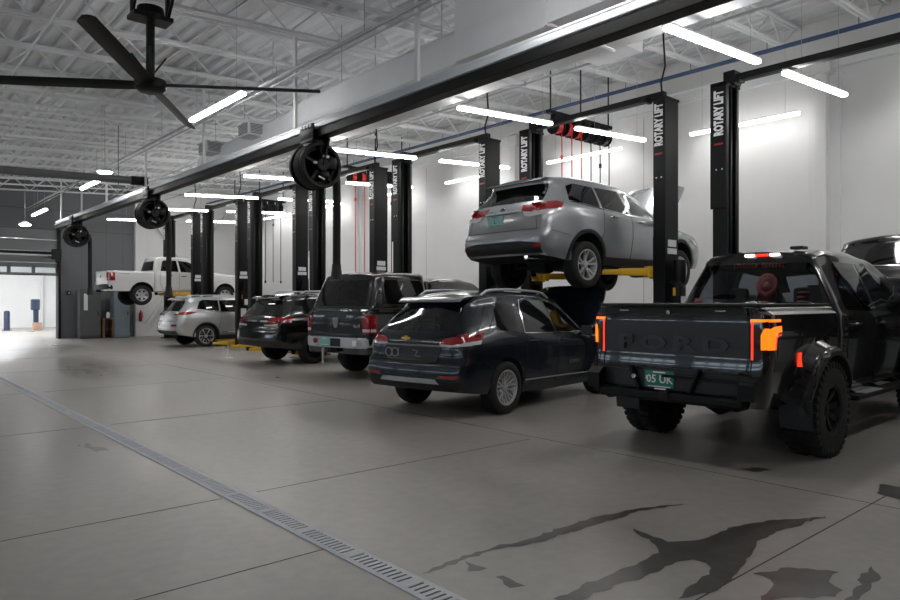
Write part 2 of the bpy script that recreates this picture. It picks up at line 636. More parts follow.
for i in range(14):
    y = -6 + i * 3.0
    tube(bm, [(1.6, y, 6.0), (1.6, y, roof_z(1.6) - D)], 0.008, 5)
    lathe(bm, [(0.0, 0.05), (0.03, 0.05), (0.03, -0.03), (0.0, -0.06)], 8, 'Z', (1.6, y + 1.4, 6.0))
tag(obj('sprinkler_pipe', bm, 'conduit', smooth=40), 'thin sprinkler pipe with small heads over the open aisle beyond the fan', 'pipe')
bm = bmesh.new()
tube(bm, [(-6.8, 19.5, 4.5), (6.05, 19.5, 4.86)], 0.10, 12)
tube(bm, [(5.7, 19.5, 4.85), (6.12, 19.5, 4.865)], 0.125, 12, 1)
for x in (-5, -1, 2.2, 5.4):
    tube(bm, [(x, 19.5, 4.6), (x, 19.5, roof_z(x) - D)], 0.012, 6)
tag(obj('overhead_exhaust_pipe', bm, ['dark_pipe', 'black'], smooth=40), 'dark metal pipe with bright underside crossing the aisle high above, ending at the rail', 'pipe')

# air duct
dct = thing('air_duct', 'large pale grey air duct hung above the black reel rail', 'duct', (7.65, 0, 0))
bm = bmesh.new()


def oct_ring(y, hw, z0, z1, ch):
    return [Vector((x, y, z)) for x, z in ((-hw, z0 + ch), (-hw + ch, z0), (hw - ch, z0), (hw, z0 + ch), (hw, z1 - ch), (hw - ch, z1), (-hw + ch, z1), (-hw, z1 - ch))]


secs = [(7.8, 0.62, 5.14, 5.84, 0.12), (12.6, 0.62, 5.14, 5.84, 0.12), (13.4, 0.55, 5.14, 5.76, 0.12), (18.6, 0.5, 5.14, 5.62, 0.14)]
rings = [[bm.verts.new(v) for v in oct_ring(*s_)] for s_ in secs]
for a, b in zip(rings, rings[1:]):
    for i in range(8):
        bm.faces.new((a[i], a[(i + 1) % 8], b[(i + 1) % 8], b[i]))
bm.faces.new(rings[0]); bm.faces.new(rings[-1])
for y in (9.2, 10.8, 12.6, 15.0, 16.8):
    s_ = [q for q in secs if q[0] <= y][-1]
    for i in range(1):
        rg = [bm.verts.new(v) for v in oct_ring(y - 0.02, s_[1] + 0.012, s_[2] - 0.012, s_[3] + 0.012, s_[4])]
        rg2 = [bm.verts.new(v) for v in oct_ring(y + 0.02, s_[1] + 0.012, s_[2] - 0.012, s_[3] + 0.012, s_[4])]
        for q in range(8):
            bm.faces.new((rg[q], rg[(q + 1) % 8], rg2[(q + 1) % 8], rg2[q]))
obj('duct_run', bm, 'duct', dct)
bm = bmesh.new()
box(bm, (0, 6.9, 5.99), (1.4, 1.9, 1.5), 0.01)
box(bm, (0, 2.0, 6.0), (1.46, 8.0, 1.48), 0.01)
for y in (6.0, 3.5, 1.0):
    box(bm, (0, y, 6.0), (1.52, 0.05, 1.54))
obj('plenum', bm, 'duct', dct)
bm = bmesh.new()
box(bm, (1.45, 6.9, 5.95), (1.5, 0.9, 0.5), 0.01)
obj('branch_duct', bm, 'duct', dct)
for y in (14.9, 17.3):
    bm = bmesh.new()
    box(bm, (-0.62, y, 5.52), (0.5, 0.55, 0.30), 0.01)
    g_ = obj('grille_box', bm, 'duct', dct)
    bm = bmesh.new()
    for k in range(7):
        box(bm, (-0.875, y, 5.42 + k * 0.033), (0.012, 0.46, 0.012), 0, 0)
        box(bm, (-0.62, y - 0.28, 5.42 + k * 0.033), (0.4, 0.012, 0.012))
    obj('grille', bm, 'cab_grey', g_)
for y in (8.5, 11.5, 14.2, 17.6):
    for x in (-0.4, 0.4):
        bm = bmesh.new()
        tube(bm, [(x, y, 5.55), (x, y, roof_z(7.65 + x) + 0.05)], 0.01, 5)
        obj('hanger_rod', bm, 'conduit', dct)


# ------------------------------------------------------------------ strip lights
def strip_light(label, p, q, group, hang):
    """A 2.4 m LED strip from p to q, hung on two wires that end at height hang."""
    p, q = Vector(p), Vector(q)
    c = (p + q) / 2
    t = thing('strip_light', label, 'light', c, 0, group)
    p, q = p - c, q - c
    d = (q - p).normalized()
    bm = bmesh.new()
    beam(bm, p + Vector((0, 0, .045)), q + Vector((0, 0, .045)), 0.09, 0.035, 0, 0.006)
    obj('housing', bm, 'trim_white', t)
    bm = bmesh.new()
    beam(bm, p, q, 0.105, 0.06, 0, 0.02)
    obj('diffuser', bm, 'lamp_wall' if c.x > 14 else 'lamp', t)
    for f in hang:
        a = p.lerp(q, f)
        bm = bmesh.new()
        tube(bm, [a + Vector((0, 0, .05)), Vector((a.x, a.y, roof_z(a.x + c.x) + 0.06 - c.z))], 0.0035, 5)
        obj('hanger_wire', bm, 'conduit', t)
    return t


def lz(x):
    return 4.95 + 0.055 * (x - 7.95)


BAY = ['the near bay', 'the lit black pickup', 'the raised silver SUV', 'the capped grey pickup', 'the black SUV', 'the empty lift', 'the low silver SUV', 'the raised white pickup']
for k in range(-1, 7):
    y = 4.6 + 4.27 * k
    xo = -0.42 if k == 0 else 0.0
    nm = BAY[k + 1]
    far = ' beyond' if k == 6 else ''
    strip_light('LED strip light on the aisle side, hung crosswise just past %s' % nm if k > 0 else 'LED strip light on the aisle side, hung crosswise above %s' % BAY[k + 1],
                (7.95 + xo, y, lz(7.95)), (10.38 + xo, y, lz(10.38)), 'crosswise LED strips on the aisle side', (0.45, 0.9) if k == 0 else (0.3, 0.9))
    if k > -1:
        strip_light(('LED strip light on the wall side, hung crosswise just past %s' if k > 0 else 'LED strip light on the wall side, hung crosswise above %s') % nm,
                    (11.15 + xo * .7, y, lz(11.15)), (13.6 + xo * .7, y, lz(13.6)), 'crosswise LED strips on the wall side', (0.25, 0.88))
    else:
        strip_light('LED strip light on the wall side, hung crosswise above the near bay', (11.15 + xo * .7, y, lz(11.15)), (13.6 + xo * .7, y, lz(13.6)), 'crosswise LED strips on the wall side', (0.25, 0.88))
for k in range(-1, 6):
    y = 7.05 + 4.27 * k
    strip_light('LED strip light along the bay wall, behind %s' % BAY[k + 2],
                (14.5, y - 1.2, 5.42), (14.5, y + 1.2, 5.42), 'LED strips along the bay wall', (0.12, 0.88))
for i, y in enumerate((4.6, 12.5, 21.0, 30.0)):
    nm = ['over the aisle beside the camera', 'over the aisle near the first air grille', 'over the aisle between the middle and far reels', 'over the aisle just before the far door'][i]
    x, z = (5.15, 5.15, 5.15, 5.5)[i], (5.2, 5.2, 4.9, 5.0)[i]
    strip_light('LED strip light running lengthwise %s' % nm, (x, y - 1.2, z), (x, y + 1.2, z), 'lengthwise LED strips over the aisle', (0.12, 0.88))
for i in range(9):  # invented strips out of frame, added to light floor, ceiling and car tails
    y = -4.6 + 4.27 * i
    strip_light('LED strip light over the open aisle side, %s from the back wall' % ['first', 'second', 'third', 'fourth', 'fifth', 'sixth', 'seventh', 'eighth', 'ninth'][i], (-3.2, y - 1.2, 5.0), (-3.2, y + 1.2, 5.0), 'LED strips over the open side', (0.12, 0.88))
for i, (x, y, z) in enumerate(((5.33, 20.5, 5.17), (5.03, 30.0, 4.5))):
    t = thing('pendant_lamp', ['small round white pendant lamp above the crossing exhaust pipe', 'small round white pendant lamp near the far sectional door'][i], 'light', (x, y, z), 0, 'round pendant lamps')
    bm = bmesh.new()
    lathe(bm, [(0, .12), (.06, .12), (.22, .02), (.22, 0), (.19, 0.0)], 20, 'Z')
    obj('shade', bm, 'trim_white', t, 40)
    bm = bmesh.new()
    lathe(bm, [(.19, 0), (.15, -.04), (0, -.05)], 20, 'Z')
    obj('bulb_cover', bm, 'lamp', t, 40)
    bm = bmesh.new()
    tube(bm, [(0, 0, .1), (0, 0, roof_z(x) + 0.06 - z)], 0.008, 6)
    obj('stem', bm, 'conduit', t)
for i, (x, y) in enumerate(((1.5, 38), (6.5, 38), (1.5, 44), (6.5, 44))):
    t = thing('strip_light', 'strip light inside the white room beyond the far door, %s' % ['front left', 'front right', 'rear left', 'rear right'][i], 'light', (x, y, 4.9), 0, 'lights of the white room')
    bm = bmesh.new(); box(bm, (0, 0, 0.04), (0.3, 3.0, 0.06), 0.01); obj('housing', bm, 'trim_white', t)
    bm = bmesh.new(); box(bm, (0, 0, -0.01), (0.26, 2.9, 0.05), 0.02); obj('diffuser', bm, 'lamp_annex', t)

# ------------------------------------------------------------------ reel rail and exhaust reels
RX, RZ = 6.0, 4.45
rail = thing('reel_rail', 'long black and aluminium overhead rail carrying the exhaust reels', 'rail', (RX, 0, RZ))
bm = bmesh.new()
box(bm, (0, 10.8, -0.03), (0.20, 37.2, 0.14), 0.01)
obj('track', bm, 'black', rail)
bm = bmesh.new()
box(bm, (-0.02, 10.8, 0.10), (0.13, 37.2, 0.12), 0.02)
box(bm, (-0.06, 10.8, 0.17), (0.05, 37.2, 0.04), 0.01)
box(bm, (-0.11, 10.8, 0.06), (0.03, 37.2, 0.03), 0.01)
obj('aluminium_profile', bm, 'alu', rail, 40)
for y in (3.4, 7.6, 11.1, 15.3, 19.3, 23.0, 26.0, 29.0):
    bm = bmesh.new()
    h = roof_z(RX) - 0.6 - RZ
    box(bm, (0.03, y, h / 2 + 0.1), (0.045, 0.075, h - 0.1))
    box(bm, (0.03, y, 0.2), (0.14, 0.16, 0.06), 0.01)
    obj('strut', bm, 'trim_white', rail)


def exhaust_reel(label, y, drop):
    t = thing('exhaust_hose_reel', label, 'hose reel', (RX, y, RZ - 0.11), 0, 'exhaust hose reels on the rail')
    bm = bmesh.new()
    box(bm, (-0.158, 0, 0.11), (0.03, 0.46, 0.27), 0.01)
    box(bm, (0.135, 0, 0.09), (0.03, 0.46, 0.23), 0.01)
    box(bm, (-0.01, 0, -0.035), (0.33, 0.42, 0.06), 0.01)
    for dy in (-0.15, -0.05, 0.05, 0.15):
        lathe(bm, [(0, -.02), (.026, -.02), (.026, .0), (0, .01)], 10, 'X', (-0.175, dy, 0.2), 1)
    box(bm, (0.12, 0, -0.18), (0.10, 0.30, 0.34), 0.02)
    obj('trolley', bm, ['black', 'steel'], t, 40)
    bm = bmesh.new()
    cz = -0.44
    prof = [(0.31, -0.20), (0.33, -0.225), (0.375, -0.225), (0.39, -0.20), (0.385, -0.15), (0.26, -0.13), (0.26, 0.13), (0.385, 0.15), (0.385, 0.20), (0.37, 0.22), (0.10, 0.22), (0.10, 0.10), (0.0, 0.10)]
    lathe(bm, prof, 36, 'Y', (0, 0, cz))
    obj('drum', bm, 'black', t, 40)
    bm = bmesh.new()
    pts = []
    for i in range(5 * 24):
        a = 2 * PI * i / 24
        pts.append((0.335 * math.cos(a), -0.08 + 0.16 * i / 120, cz + 0.335 * math.sin(a)))
    tube(bm, pts, 0.045, 8)
    obj('coiled_hose', bm, 'rubber', t, 50)
    bm = bmesh.new()
    for a in range(5):
        an = a * 2 * PI / 5 + 0.3
        beam(bm, (0.09 * math.cos(an), -0.20, cz + 0.09 * math.sin(an)), (0.32 * math.cos(an), -0.20, cz + 0.32 * math.sin(an)), 0.03, 0.05)
    lathe(bm, [(0, -.27), (.10, -.27), (.12, -.24), (.12, -.19), (.0, -.19)], 24, 'Y', (0, 0, cz))
    beam(bm, (0.0, -0.25, cz), (0.1, -0.25, 0.0), 0.09, 0.03)
    box(bm, (0.18, -0.20, cz + 0.05), (0.2, 0.1, 0.22), 0.03)
    box(bm, (0.05, -0.22, cz - 0.16), (0.16, 0.08, 0.12), 0.03)
    obj('hub', bm, 'black_satin', t, 40)
    bm = bmesh.new()
    box(bm, (-0.12, -0.24, cz + 0.02), (0.12, 0.03, 0.045), 0.01)
    box(bm, (0.05, -0.26, cz + 0.14), (0.12, 0.03, 0.05), 0.01)
    box(bm, (-0.02, -0.24, cz - 0.22), (0.13, 0.02, 0.03), 0.005, 0, Matrix.Rotation(0.35, 4, 'Y'))
    beam(bm, (-0.30, -0.14, -0.14), (0.02, -0.14, -0.05), 0.03, 0.035)
    obj('bright_bracket', bm, 'alu', t)
    bm = bmesh.new()
    hx = 0.44
    tube(bm, [(hx - 0.1, 0.03, cz + 0.2), (hx - 0.03, 0.03, cz + 0.05), (hx, 0.03, cz - 0.15), (hx + 0.005, 0.03, -1.2), (hx, 0.03, drop)], 0.068, 12)
    for z in [cz - 0.2 - 0.1 * i for i in range(int((-(drop) + cz - 0.2) / 0.1))]:
        lathe(bm, [(.066, -.012), (.072, 0), (.066, .012)], 12, 'Z', (hx + 0.003, 0.03, z))
    obj('hanging_hose', bm, 'rubber', t, 50)
    bm = bmesh.new()
    lathe(bm, [(0.0, .12), (.078, .12), (.085, .02), (.11, -.14), (.10, -.14), (0, -.05)], 16, 'Z', (hx, 0.03, drop))
    obj('nozzle', bm, 'plastic', t, 40)


exhaust_reel('largest black hose reel on the rail, above the grey pickup', 10.35, -2.2)
exhaust_reel('middle black hose reel on the rail, before the raised white pickup', 18.7, -2.45)
exhaust_reel('smallest black hose reel, at the far end of the rail', 26.6, -2.35)

# ------------------------------------------------------------------ two-post lifts
CX = 10.8
TOP = 5.2


def lift(k, label, arm_z, arms=True):
    yc = 8.35 + 4.27 * k
    t = thing('two_post_lift', label, 'car lift', (CX + {-1: .32, 0: .22}.get(k, 0), yc, 0), 0, 'black two-post lifts along the bay wall')
    for s in (-1, 1):          # s=-1: post on the near side of the car, s=1: far side
        y = s * 1.6
        bm = bmesh.new()
        # channel open towards the car
        box(bm, (0, y + s * 0.105, TOP / 2), (0.42, 0.03, TOP), 0.006)
        for dx in (-0.205, 0.205):
            box(bm, (dx, y, TOP / 2), (0.02, 0.24, TOP), 0.005)
            box(bm, (dx * 0.86, y - s * 0.115, TOP / 2), (0.06, 0.02, TOP), 0.004)
        box(bm, (0, y, TOP), (0.46, 0.28, 0.05), 0.01)
        box(bm, (0, y, 0.015), (0.62, 0.5, 0.03), 0.005)
        if s > 0:
            box(bm, (-0.215, y + 0.02, TOP - 1.0), (0.03, 0.28, 2.1), 0.01)
            for dx in (-0.09, 0.09):
                tube(bm, [(dx, y - 0.13, 0.2), (dx, y - 0.13, TOP + 0.1)], 0.022, 8)
            box(bm, (0.02, y - 0.1, TOP + 0.12), (0.26, 0.2, 0.24), 0.02)
        for dy in (-0.05, 0.05):
            lathe(bm, [(0, -.01), (.014, -.01), (.014, .01)], 8, 'X', (-0.222, y + dy, TOP - 1.4), 1)
        obj('post', bm, ['black_satin', 'steel'], t)
        bm = bmesh.new()
        text_into(bm, 'ROTARY LIFT', 0.215, frame_mtx((-0.236 if s > 0 else -0.222, y + 0.0, TOP - 0.47), (0, 0, 1), (0, 1, 0)), 0.004, 0, 0.011, 0.58)
        obj('lettering', bm, 'white', t)
        bm = bmesh.new()
        text_into(bm, 'I', 0.2, frame_mtx((-0.236 if s > 0 else -0.222, y + 0.0, TOP - 0.98), (0, 0, 1), (0, 1, 0)), 0.004, 0, 0.006)
        obj('red_mark', bm, 'red', t)
        bm = bmesh.new()
        cz = max(0.45, arm_z + 0.1)
        box(bm, (0, y - s * 0.06, cz + 0.15), (0.34, 0.2, 0.8), 0.015)
        box(bm, (0, y - s * 0.17, arm_z + 0.02), (0.30, 0.16, 0.24), 0.02)
        obj('carriage', bm, 'black', t)
        if s < 0:
            bm = bmesh.new()
            z0 = 1.72
            box(bm, (0.02, y - 0.22, z0), (0.24, 0.22, 0.5), 0.04)
            lathe(bm, [(0, -.2), (.1, -.2), (.11, -.16), (.11, .16), (.1, .2), (0, .2)], 16, 'Z', (0.04, y - 0.25, z0 + 0.42))
            u = obj('power_unit', bm, 'black', t, 40)
            bm = bmesh.new()
            box(bm, (-0.104, y - 0.23, z0 + 0.06), (0.012, 0.05, 0.14), 0.004)
            obj('yellow_sticker', bm, 'yellow', u)
            for cc, ss in (((0.03, y - 0.338, z0 - 0.12), (0.18, 0.01, 0.2)), ((0.0, y - 0.127, z0 + 0.78), (0.30, 0.01, 0.10)),
                           ((0.0, y - 0.127, z0 + 0.92), (0.26, 0.01, 0.12)), ((0.0, y - 0.127, z0 - 0.5), (0.2, 0.01, 0.3))):
                bm = bmesh.new()
                box(bm, cc, ss)
                obj('instruction_label', bm, 'offwhite', u)
        for dx, ang in ((-1, 1), (1, 1)):
            if not arms:
                break
            bm = bmesh.new()
            p0 = Vector((dx * 0.12, y - s * 0.24, arm_z + 0.02))
            if arm_z > 1:
                p1 = Vector((dx * 0.84, y - s * 0.80, arm_z + 0.02))
            else:
                p1 = Vector((dx * 1.0, y - s * (0.34 if k != 3 else 0.85), arm_z + 0.02))
                if k == 3:
                    p1.x *= 1.35
            beam(bm, p0, p0.lerp(p1, 0.62), 0.15, 0.13, 0, 0.01)
            beam(bm, p0.lerp(p1, 0.5), p1, 0.11, 0.09, 0, 0.01)
            lathe(bm, [(0, -.1), (.1, -.1), (.1, .1), (0, .1)], 16, 'Z', p0)
            a = obj('lift_arm', bm, 'yellow', t, 40)
            bm = bmesh.new()
            lathe(bm, [(0, -.04), (.06, -.04), (.06, .03), (.075, .035), (.075, .075), (0, .075)], 16, 'Z', p1)
            obj('arm_pad', bm, 'black', a, 40)
    bm = bmesh.new()
    box(bm, (-0.02, 0, TOP + 0.10), (0.12, 3.2, 0.13), 0.01)
    box(bm, (-0.18, 0, TOP + 0.03), (0.03, 2.6, 0.03))
    for y in (-1.3, 1.3):
        box(bm, (-0.12, y, TOP + 0.04), (0.2, 0.08, 0.1), 0.01)
    obj('overhead_beam', bm, 'black', t)
    bm = bmesh.new()
    tube(bm, [(-0.1, -1.6, TOP), (-0.12, -1.58, TOP + 0.3), (-0.05, -1.62, TOP + 0.6), (-0.1, -1.6, roof_z(CX) - 0.62)], 0.018, 6)
    obj('power_cable', bm, 'black', t, 50)
    return t


lift(-1, 'nearest black two-post lift, its lettered post rising behind the lit black pickup', 0.1, False)
lift(0, 'black two-post lift with raised yellow arms holding the silver SUV', 2.12)
lift(1, 'black two-post lift standing around the grey pickup with the cap', 0.1)
lift(2, 'black two-post lift standing around the black SUV with the red lamp bar', 0.1)
lift(3, 'black two-post lift with no vehicle, yellow arms lowered to the floor', 0.1)
lift(4, 'black two-post lift standing around the low silver SUV', 0.1)
lift(5, 'black two-post lift farthest from the camera, holding the white pickup up', 1.92)

# ------------------------------------------------------------------ fluid hose reel banks
for i, y in enumerate((10.4, 18.94, 27.5)):
    t = thing('fluid_reel_bank', ['row of red and black fluid hose reels nearest the camera, behind the raised silver SUV', 'middle row of fluid hose reels with red hoses, behind the grey pickup', 'far row of fluid hose reels behind the white pickup'][i], 'hose reels', (13.25, y, 5.66), 0, 'banks of fluid hose reels')
    bm = bmesh.new()
    box(bm, (0, 0, 0.30), (2.4, 0.12, 0.08), 0.01)
    for x in (-1.1, 0, 1.1):
        tube(bm, [(x, 0, 0.3), (x, 0, roof_z(13.25 + x) + 0.06 - 5.66)], 0.02, 6)
    obj('mounting_rail', bm, 'black', t)
    for r in range(6):
        x = -0.9 + r * 0.36
        red = r < 3
        bm = bmesh.new()
        for dx in (-0.10, 0.10):
            lathe(bm, [(0, dx - .012), (.19, dx - .012), (.195, dx), (.19, dx + .012), (0, dx + .012)], 24, 'X', (x, 0, 0))
        box(bm, (x, 0, 0.2), (0.26, 0.14, 0.16), 0.02)
        w = obj('reel', bm, 'black', t, 40)
        bm = bmesh.new()
        lathe(bm, [(0, -.08), (.16, -.08), (.175, 0), (.16, .08), (0, .08)], 20, 'X', (x, 0, 0))
        obj('wound_hose', bm, 'red_reel' if red else 'black_satin', w, 40)
        bm = bmesh.new()
        L = -3.4 if red else -3.2
        tube(bm, [(x, -0.16, 0), (x, -0.17, -0.5), (x, -0.17, L)], 0.014, 6)
        lathe(bm, [(0, .06), (.035, .05), (.035, -.05), (0, -.06)], 10, 'Z', (x, -0.17, -0.75 if r in (0, 4) else L))
        obj('hanging_hose', bm, 'red_reel' if red else 'black_satin', w, 50)

# ------------------------------------------------------------------ ceiling fan
fan = thing('ceiling_fan', 'large black four-blade ceiling fan hanging over the aisle', 'fan', (2.98, 9.35, 4.43), 0)
bm = bmesh.new()
lathe(bm, [(0, -.09), (.14, -.09), (.19, -.05), (.20, .02), (.19, .06), (.10, .09), (0, .09)], 32, 'Z')
obj('hub', bm, 'black', fan, 40)
bm = bmesh.new()
tube(bm, [(0, 0, .08), (0, 0, .86)], 0.055, 12)
for a in (0.4, 2.4, 4.4):
    tube(bm, [(0.04 * math.cos(a), 0.04 * math.sin(a), 0.15), (0.25 * math.cos(a), 0.25 * math.sin(a), 0.42)], 0.012, 6)
obj('drop_rod', bm, 'black', fan, 40)
bm = bmesh.new()
zt = roof_z(2.98) - 0.62 - 4.43
box(bm, (0, 0, .86), (0.5, 0.3, 0.06), 0.01)
lathe(bm, [(0, .1), (.16, .1), (.18, 0), (.16, -.06), (0, -.06)], 20, 'Z', (0, 0, .90))
for dx in (-0.22, 0.22):
    beam(bm, (dx, -1.1, zt - 0.03), (dx, 1.1, zt - 0.03), 0.08, 0.08)
    beam(bm, (dx, 0, .86), (dx, 0, zt), 0.05, 0.05)
    beam(bm, (dx, 0, .90), (dx - .1, -1.1, zt), 0.035, 0.035)
box(bm, (0.35, 0.5, zt - 0.15), (0.12, 0.14, 0.22), 0.02)
obj('mount', bm, 'black', fan)
for i in range(4):
    th = -YAW + PI / 2 + PI + 0.13 + i * PI / 2      # one blade points at the camera
    bm = bmesh.new()
    L0, L1 = 0.16, 2.18
    up = []
    for L, w in ((L0, 0.09), (0.5, 0.105), (L1 - 0.05, 0.095), (L1, 0.07)):
        ring = [(-w, -.006 - 0.016), (-w * 0.3, .022), (w * 0.5, .018), (w, -.006 + 0.012), (w * 0.3, -.018), (-w * .5, -.022)]
        tilt = math.radians(10)
        up.append([bm.verts.new((L, y * math.cos(tilt) - z * math.sin(tilt), y * math.sin(tilt) + z * math.cos(tilt))) for y, z in ring])
    for a, b in zip(up, up[1:]):
        for j in range(6):
            bm.faces.new((a[j], a[(j + 1) % 6], b[(j + 1) % 6], b[j]))
    bm.faces.new(up[0]); bm.faces.new(up[-1])
    o = obj('blade', bm, 'black', fan, 40)
    o.rotation_euler = (0, 0, th)

# ------------------------------------------------------------------ trench drain
dr = thing('trench_drain', 'long steel trench drain grate set in the floor along the aisle', 'drain', (2.41, 0, 0))
dr.scale = (0.64, 1, 1)
bm = bmesh.new()
for x in (-0.125, 0.125):
    box(bm, (x, 13, 0.004), (0.03, 41.6, 0.008), 0.002)
obj('drain_frame', bm, 'grate', dr)
bm = bmesh.new()
box(bm, (0, 13, 0.0008), (0.22, 41.6, 0.0016))  # dark sheet lying on the floor, its colour stands for the recess's shade
obj('channel', bm, 'trench', dr)
bm = bmesh.new()
for i in range(12):
    box(bm, (0, -0.27 + i * 0.049, 0.005), (0.17, 0.031, 0.006))
for x in (-0.10, 0.10):
    box(bm, (x, 0, 0.005), (0.035, 0.59, 0.006))
for y in (-0.285, 0.285):
    box(bm, (0, y, 0.006), (0.23, 0.04, 0.006))
g0 = obj('grate', bm, 'grate', dr)
g0.location = (0, -0.2, 0)
for i in range(1, 56):
    c = g0.copy(); COL.objects.link(c); c.location = (0, -0.2 + i * 0.6, 0)

# ------------------------------------------------------------------ wet streaks on the concrete
WET = [
    ('long thin dark wet streak running from the drain across the floor', [(2.54, 3.17), (2.71, 3.20), (2.92, 3.22), (3.24, 3.2), (3.46, 3.14), (3.8, 3.17), (4.24, 3.15), (4.64, 3.06), (5.0, 2.89), (4.57, 3.02), (4.34, 3.02), (4.0, 3.05), (3.67, 3.06), (3.36, 3.08), (3.19, 3.15), (2.84, 3.16), (2.69, 3.14)]),
    ('largest branching dark wet patch on the concrete behind the black pickup', [(2.86, 2.42), (3.29, 2.44), (3.67, 2.43), (3.9, 2.43), (4.01, 2.53), (4.1, 2.71), (4.17, 2.82), (4.16, 2.68), (4.13, 2.52), (4.3, 2.40), (4.64, 2.38), (4.87, 2.35), (5.24, 2.18), (5.5, 2.02), (5.2, 2.07), (4.81, 2.12), (4.52, 2.11), (4.27, 2.03), (3.99, 1.94), (3.63, 1.92), (3.43, 1.95), (3.37, 2.0), (3.53, 2.02), (3.75, 2.05), (3.92, 2.08), (3.97, 2.15), (3.96, 2.24), (3.78, 2.28), (3.5, 2.28), (3.15, 2.32), (2.91, 2.34)]),
    ('dark wet patch beside the diagonal floor joint, lower right', [(4.02, 1.89), (4.27, 1.78), (4.42, 1.57), (4.23, 1.54), (4.16, 1.45), (4.03, 1.44), (3.84, 1.6), (3.69, 1.69), (3.89, 1.72), (4.0, 1.78)]),
    ('dark puddle at the right edge beyond the pickup wheel', [(6.84, 2.08), (6.86, 1.93), (6.47, 1.70), (6.41, 1.78), (6.47, 1.98)]),
    ('short dark stain just behind the black pickup bumper', [(6.44, 3.16), (6.62, 3.06), (6.63, 2.93), (6.42, 3.0)]),
    ('small dark smear near the drain, below the long wet streak', [(2.84, 2.85), (2.9, 2.83), (2.88, 2.65), (2.8, 2.68)]),
    ('short dark smear touching the lower edge of the long wet streak', [(2.86, 3.14), (2.87, 3.05), (2.89, 2.96), (2.79, 3.01)]),
    ('dark wet patch nearest the right bottom corner of the floor', [(4.66, 1.48), (4.56, 1.39), (4.28, 1.35), (4.1, 1.34), (3.96, 1.39), (4.32, 1.42)]),
]
for i, (lab, poly) in enumerate(WET):
    bm = bmesh.new()
    pts = []
    for j, p in enumerate(poly):
        a, b = Vector(p), Vector(poly[(j + 1) % len(poly)])
        nn = max(1, int((b - a).length / 0.05))
        nrm = Vector((-(b - a).y, (b - a).x)).normalized() if (b - a).length > 0 else Vector((0, 0))
        for q in range(nn):
            pts.append(a.lerp(b, q / nn) + nrm * random.uniform(-0.018, 0.018))
    vs, es, fs, _, _, _ = delaunay_2d_cdt(pts, [(j, (j + 1) % len(pts)) for j in range(len(pts))], [], 1, 1e-5)
    bv = [bm.verts.new((v.x, v.y, 0.0022)) for v in vs]
    for f in fs:
        try:
            bm.faces.new([bv[q] for q in f])
        except ValueError:
            pass
    tag(obj('wet_stain', bm, 'wet'), lab, 'stain', 'wet stains on the concrete')

# ------------------------------------------------------------------ things along the far wall
t = thing('steel_cabinet', 'tall grey steel cabinet against the dark wall beside the far door', 'cabinet', (8.0, 33.3, 0))
bm = bmesh.new()
box(bm, (0, 0, 1.12), (0.86, 0.6, 2.06), 0.015); box(bm, (0, 0.02, 0.05), (0.8, 0.5, 0.1))
obj('body', bm, 'cab_grey', t)
bm = bmesh.new(); box(bm, (0, -0.31, 1.12), (0.80, 0.02, 1.94), 0.006)
dd = obj('door', bm, 'cab_grey', t)
bm = bmesh.new(); box(bm, (-0.19, -0.324, 1.6), (0.15, 0.012, 0.72)); obj('sign', bm, 'white', dd)
bm = bmesh.new(); box(bm, (0.3, -0.33, 1.1), (0.03, 0.03, 0.2), 0.005); obj('handle', bm, 'black', dd)
t = thing('steel_locker', 'blue-grey steel locker standing under the tail of the white pickup', 'cabinet', (9.25, 33.2, 0))
bm = bmesh.new(); box(bm, (0, 0, 1.06), (0.66, 0.7, 2.04), 0.01); box(bm, (0, 0, 0.03), (0.6, 0.6, 0.06)); obj('body', bm, 'locker', t)
bm = bmesh.new(); box(bm, (0, -0.36, 1.06), (0.60, 0.02, 1.9), 0.006); dd = obj('door', bm, 'locker', t)
bm = bmesh.new(); box(bm, (0.24, -0.38, 1.1), (0.03, 0.03, 0.16), 0.005); obj('handle', bm, 'black', dd)
t = thing('wooden_stand', 'low brown wooden stand between the grey cabinet and the blue-grey locker', 'stand', (8.68, 33.1, 0))
bm = bmesh.new(); box(bm, (0, 0, 0.86), (0.42, 0.6, 0.06), 0.01); obj('top', bm, 'wood', t)
for x in (-0.18, 0.18):
    bm = bmesh.new(); box(bm, (x, 0, 0.415), (0.05, 0.58, 0.83), 0.006); obj('side_panel', bm, 'wood', t)
bm = bmesh.new(); box(bm, (0, 0, 0.4), (0.31, 0.54, 0.03)); obj('shelf', bm, 'wood', t)
t = thing('spray_bottle', 'small white bottle standing on the brown wooden stand', 'bottle', (8.7, 32.95, 0.89))
bm = bmesh.new(); lathe(bm, [(0, 0), (.07, 0), (.075, .02), (.075, .2), (.03, .27), (0, .27)], 16, 'Z'); obj('bottle_body', bm, 'white', t, 40)
bm = bmesh.new(); lathe(bm, [(0, .27), (.03, .27), (.03, .33), (0, .33)], 12, 'Z'); box(bm, (0, -0.03, .35), (.035, .14, .05), .008); obj('spray_head', bm, 'black', t, 40)
t = thing('fire_extinguisher', 'red fire extinguisher on the white end wall beside the blue-grey locker', 'fire extinguisher', (10.3, 33.69, 0.7))
t.scale = (0.72,) * 3
bm = bmesh.new(); lathe(bm, [(0, 0), (.1, 0), (.11, .03), (.11, .5), (.06, .6), (0, .62)], 20, 'Z'); obj('cylinder', bm, 'red', t, 40)
bm = bmesh.new(); lathe(bm, [(0, .6), (.03, .6), (.03, .68), (0, .68)], 12, 'Z'); box(bm, (0, -.05, .7), (.03, .16, .03), .005); obj('valve', bm, 'black', t, 40)
bm = bmesh.new(); tube(bm, [(0.02, -.03, .66), (.10, -.08, .6), (.125, -.06, .4), (.12, -.04, .2)], .012, 6); obj('hose', bm, 'black', t, 50)
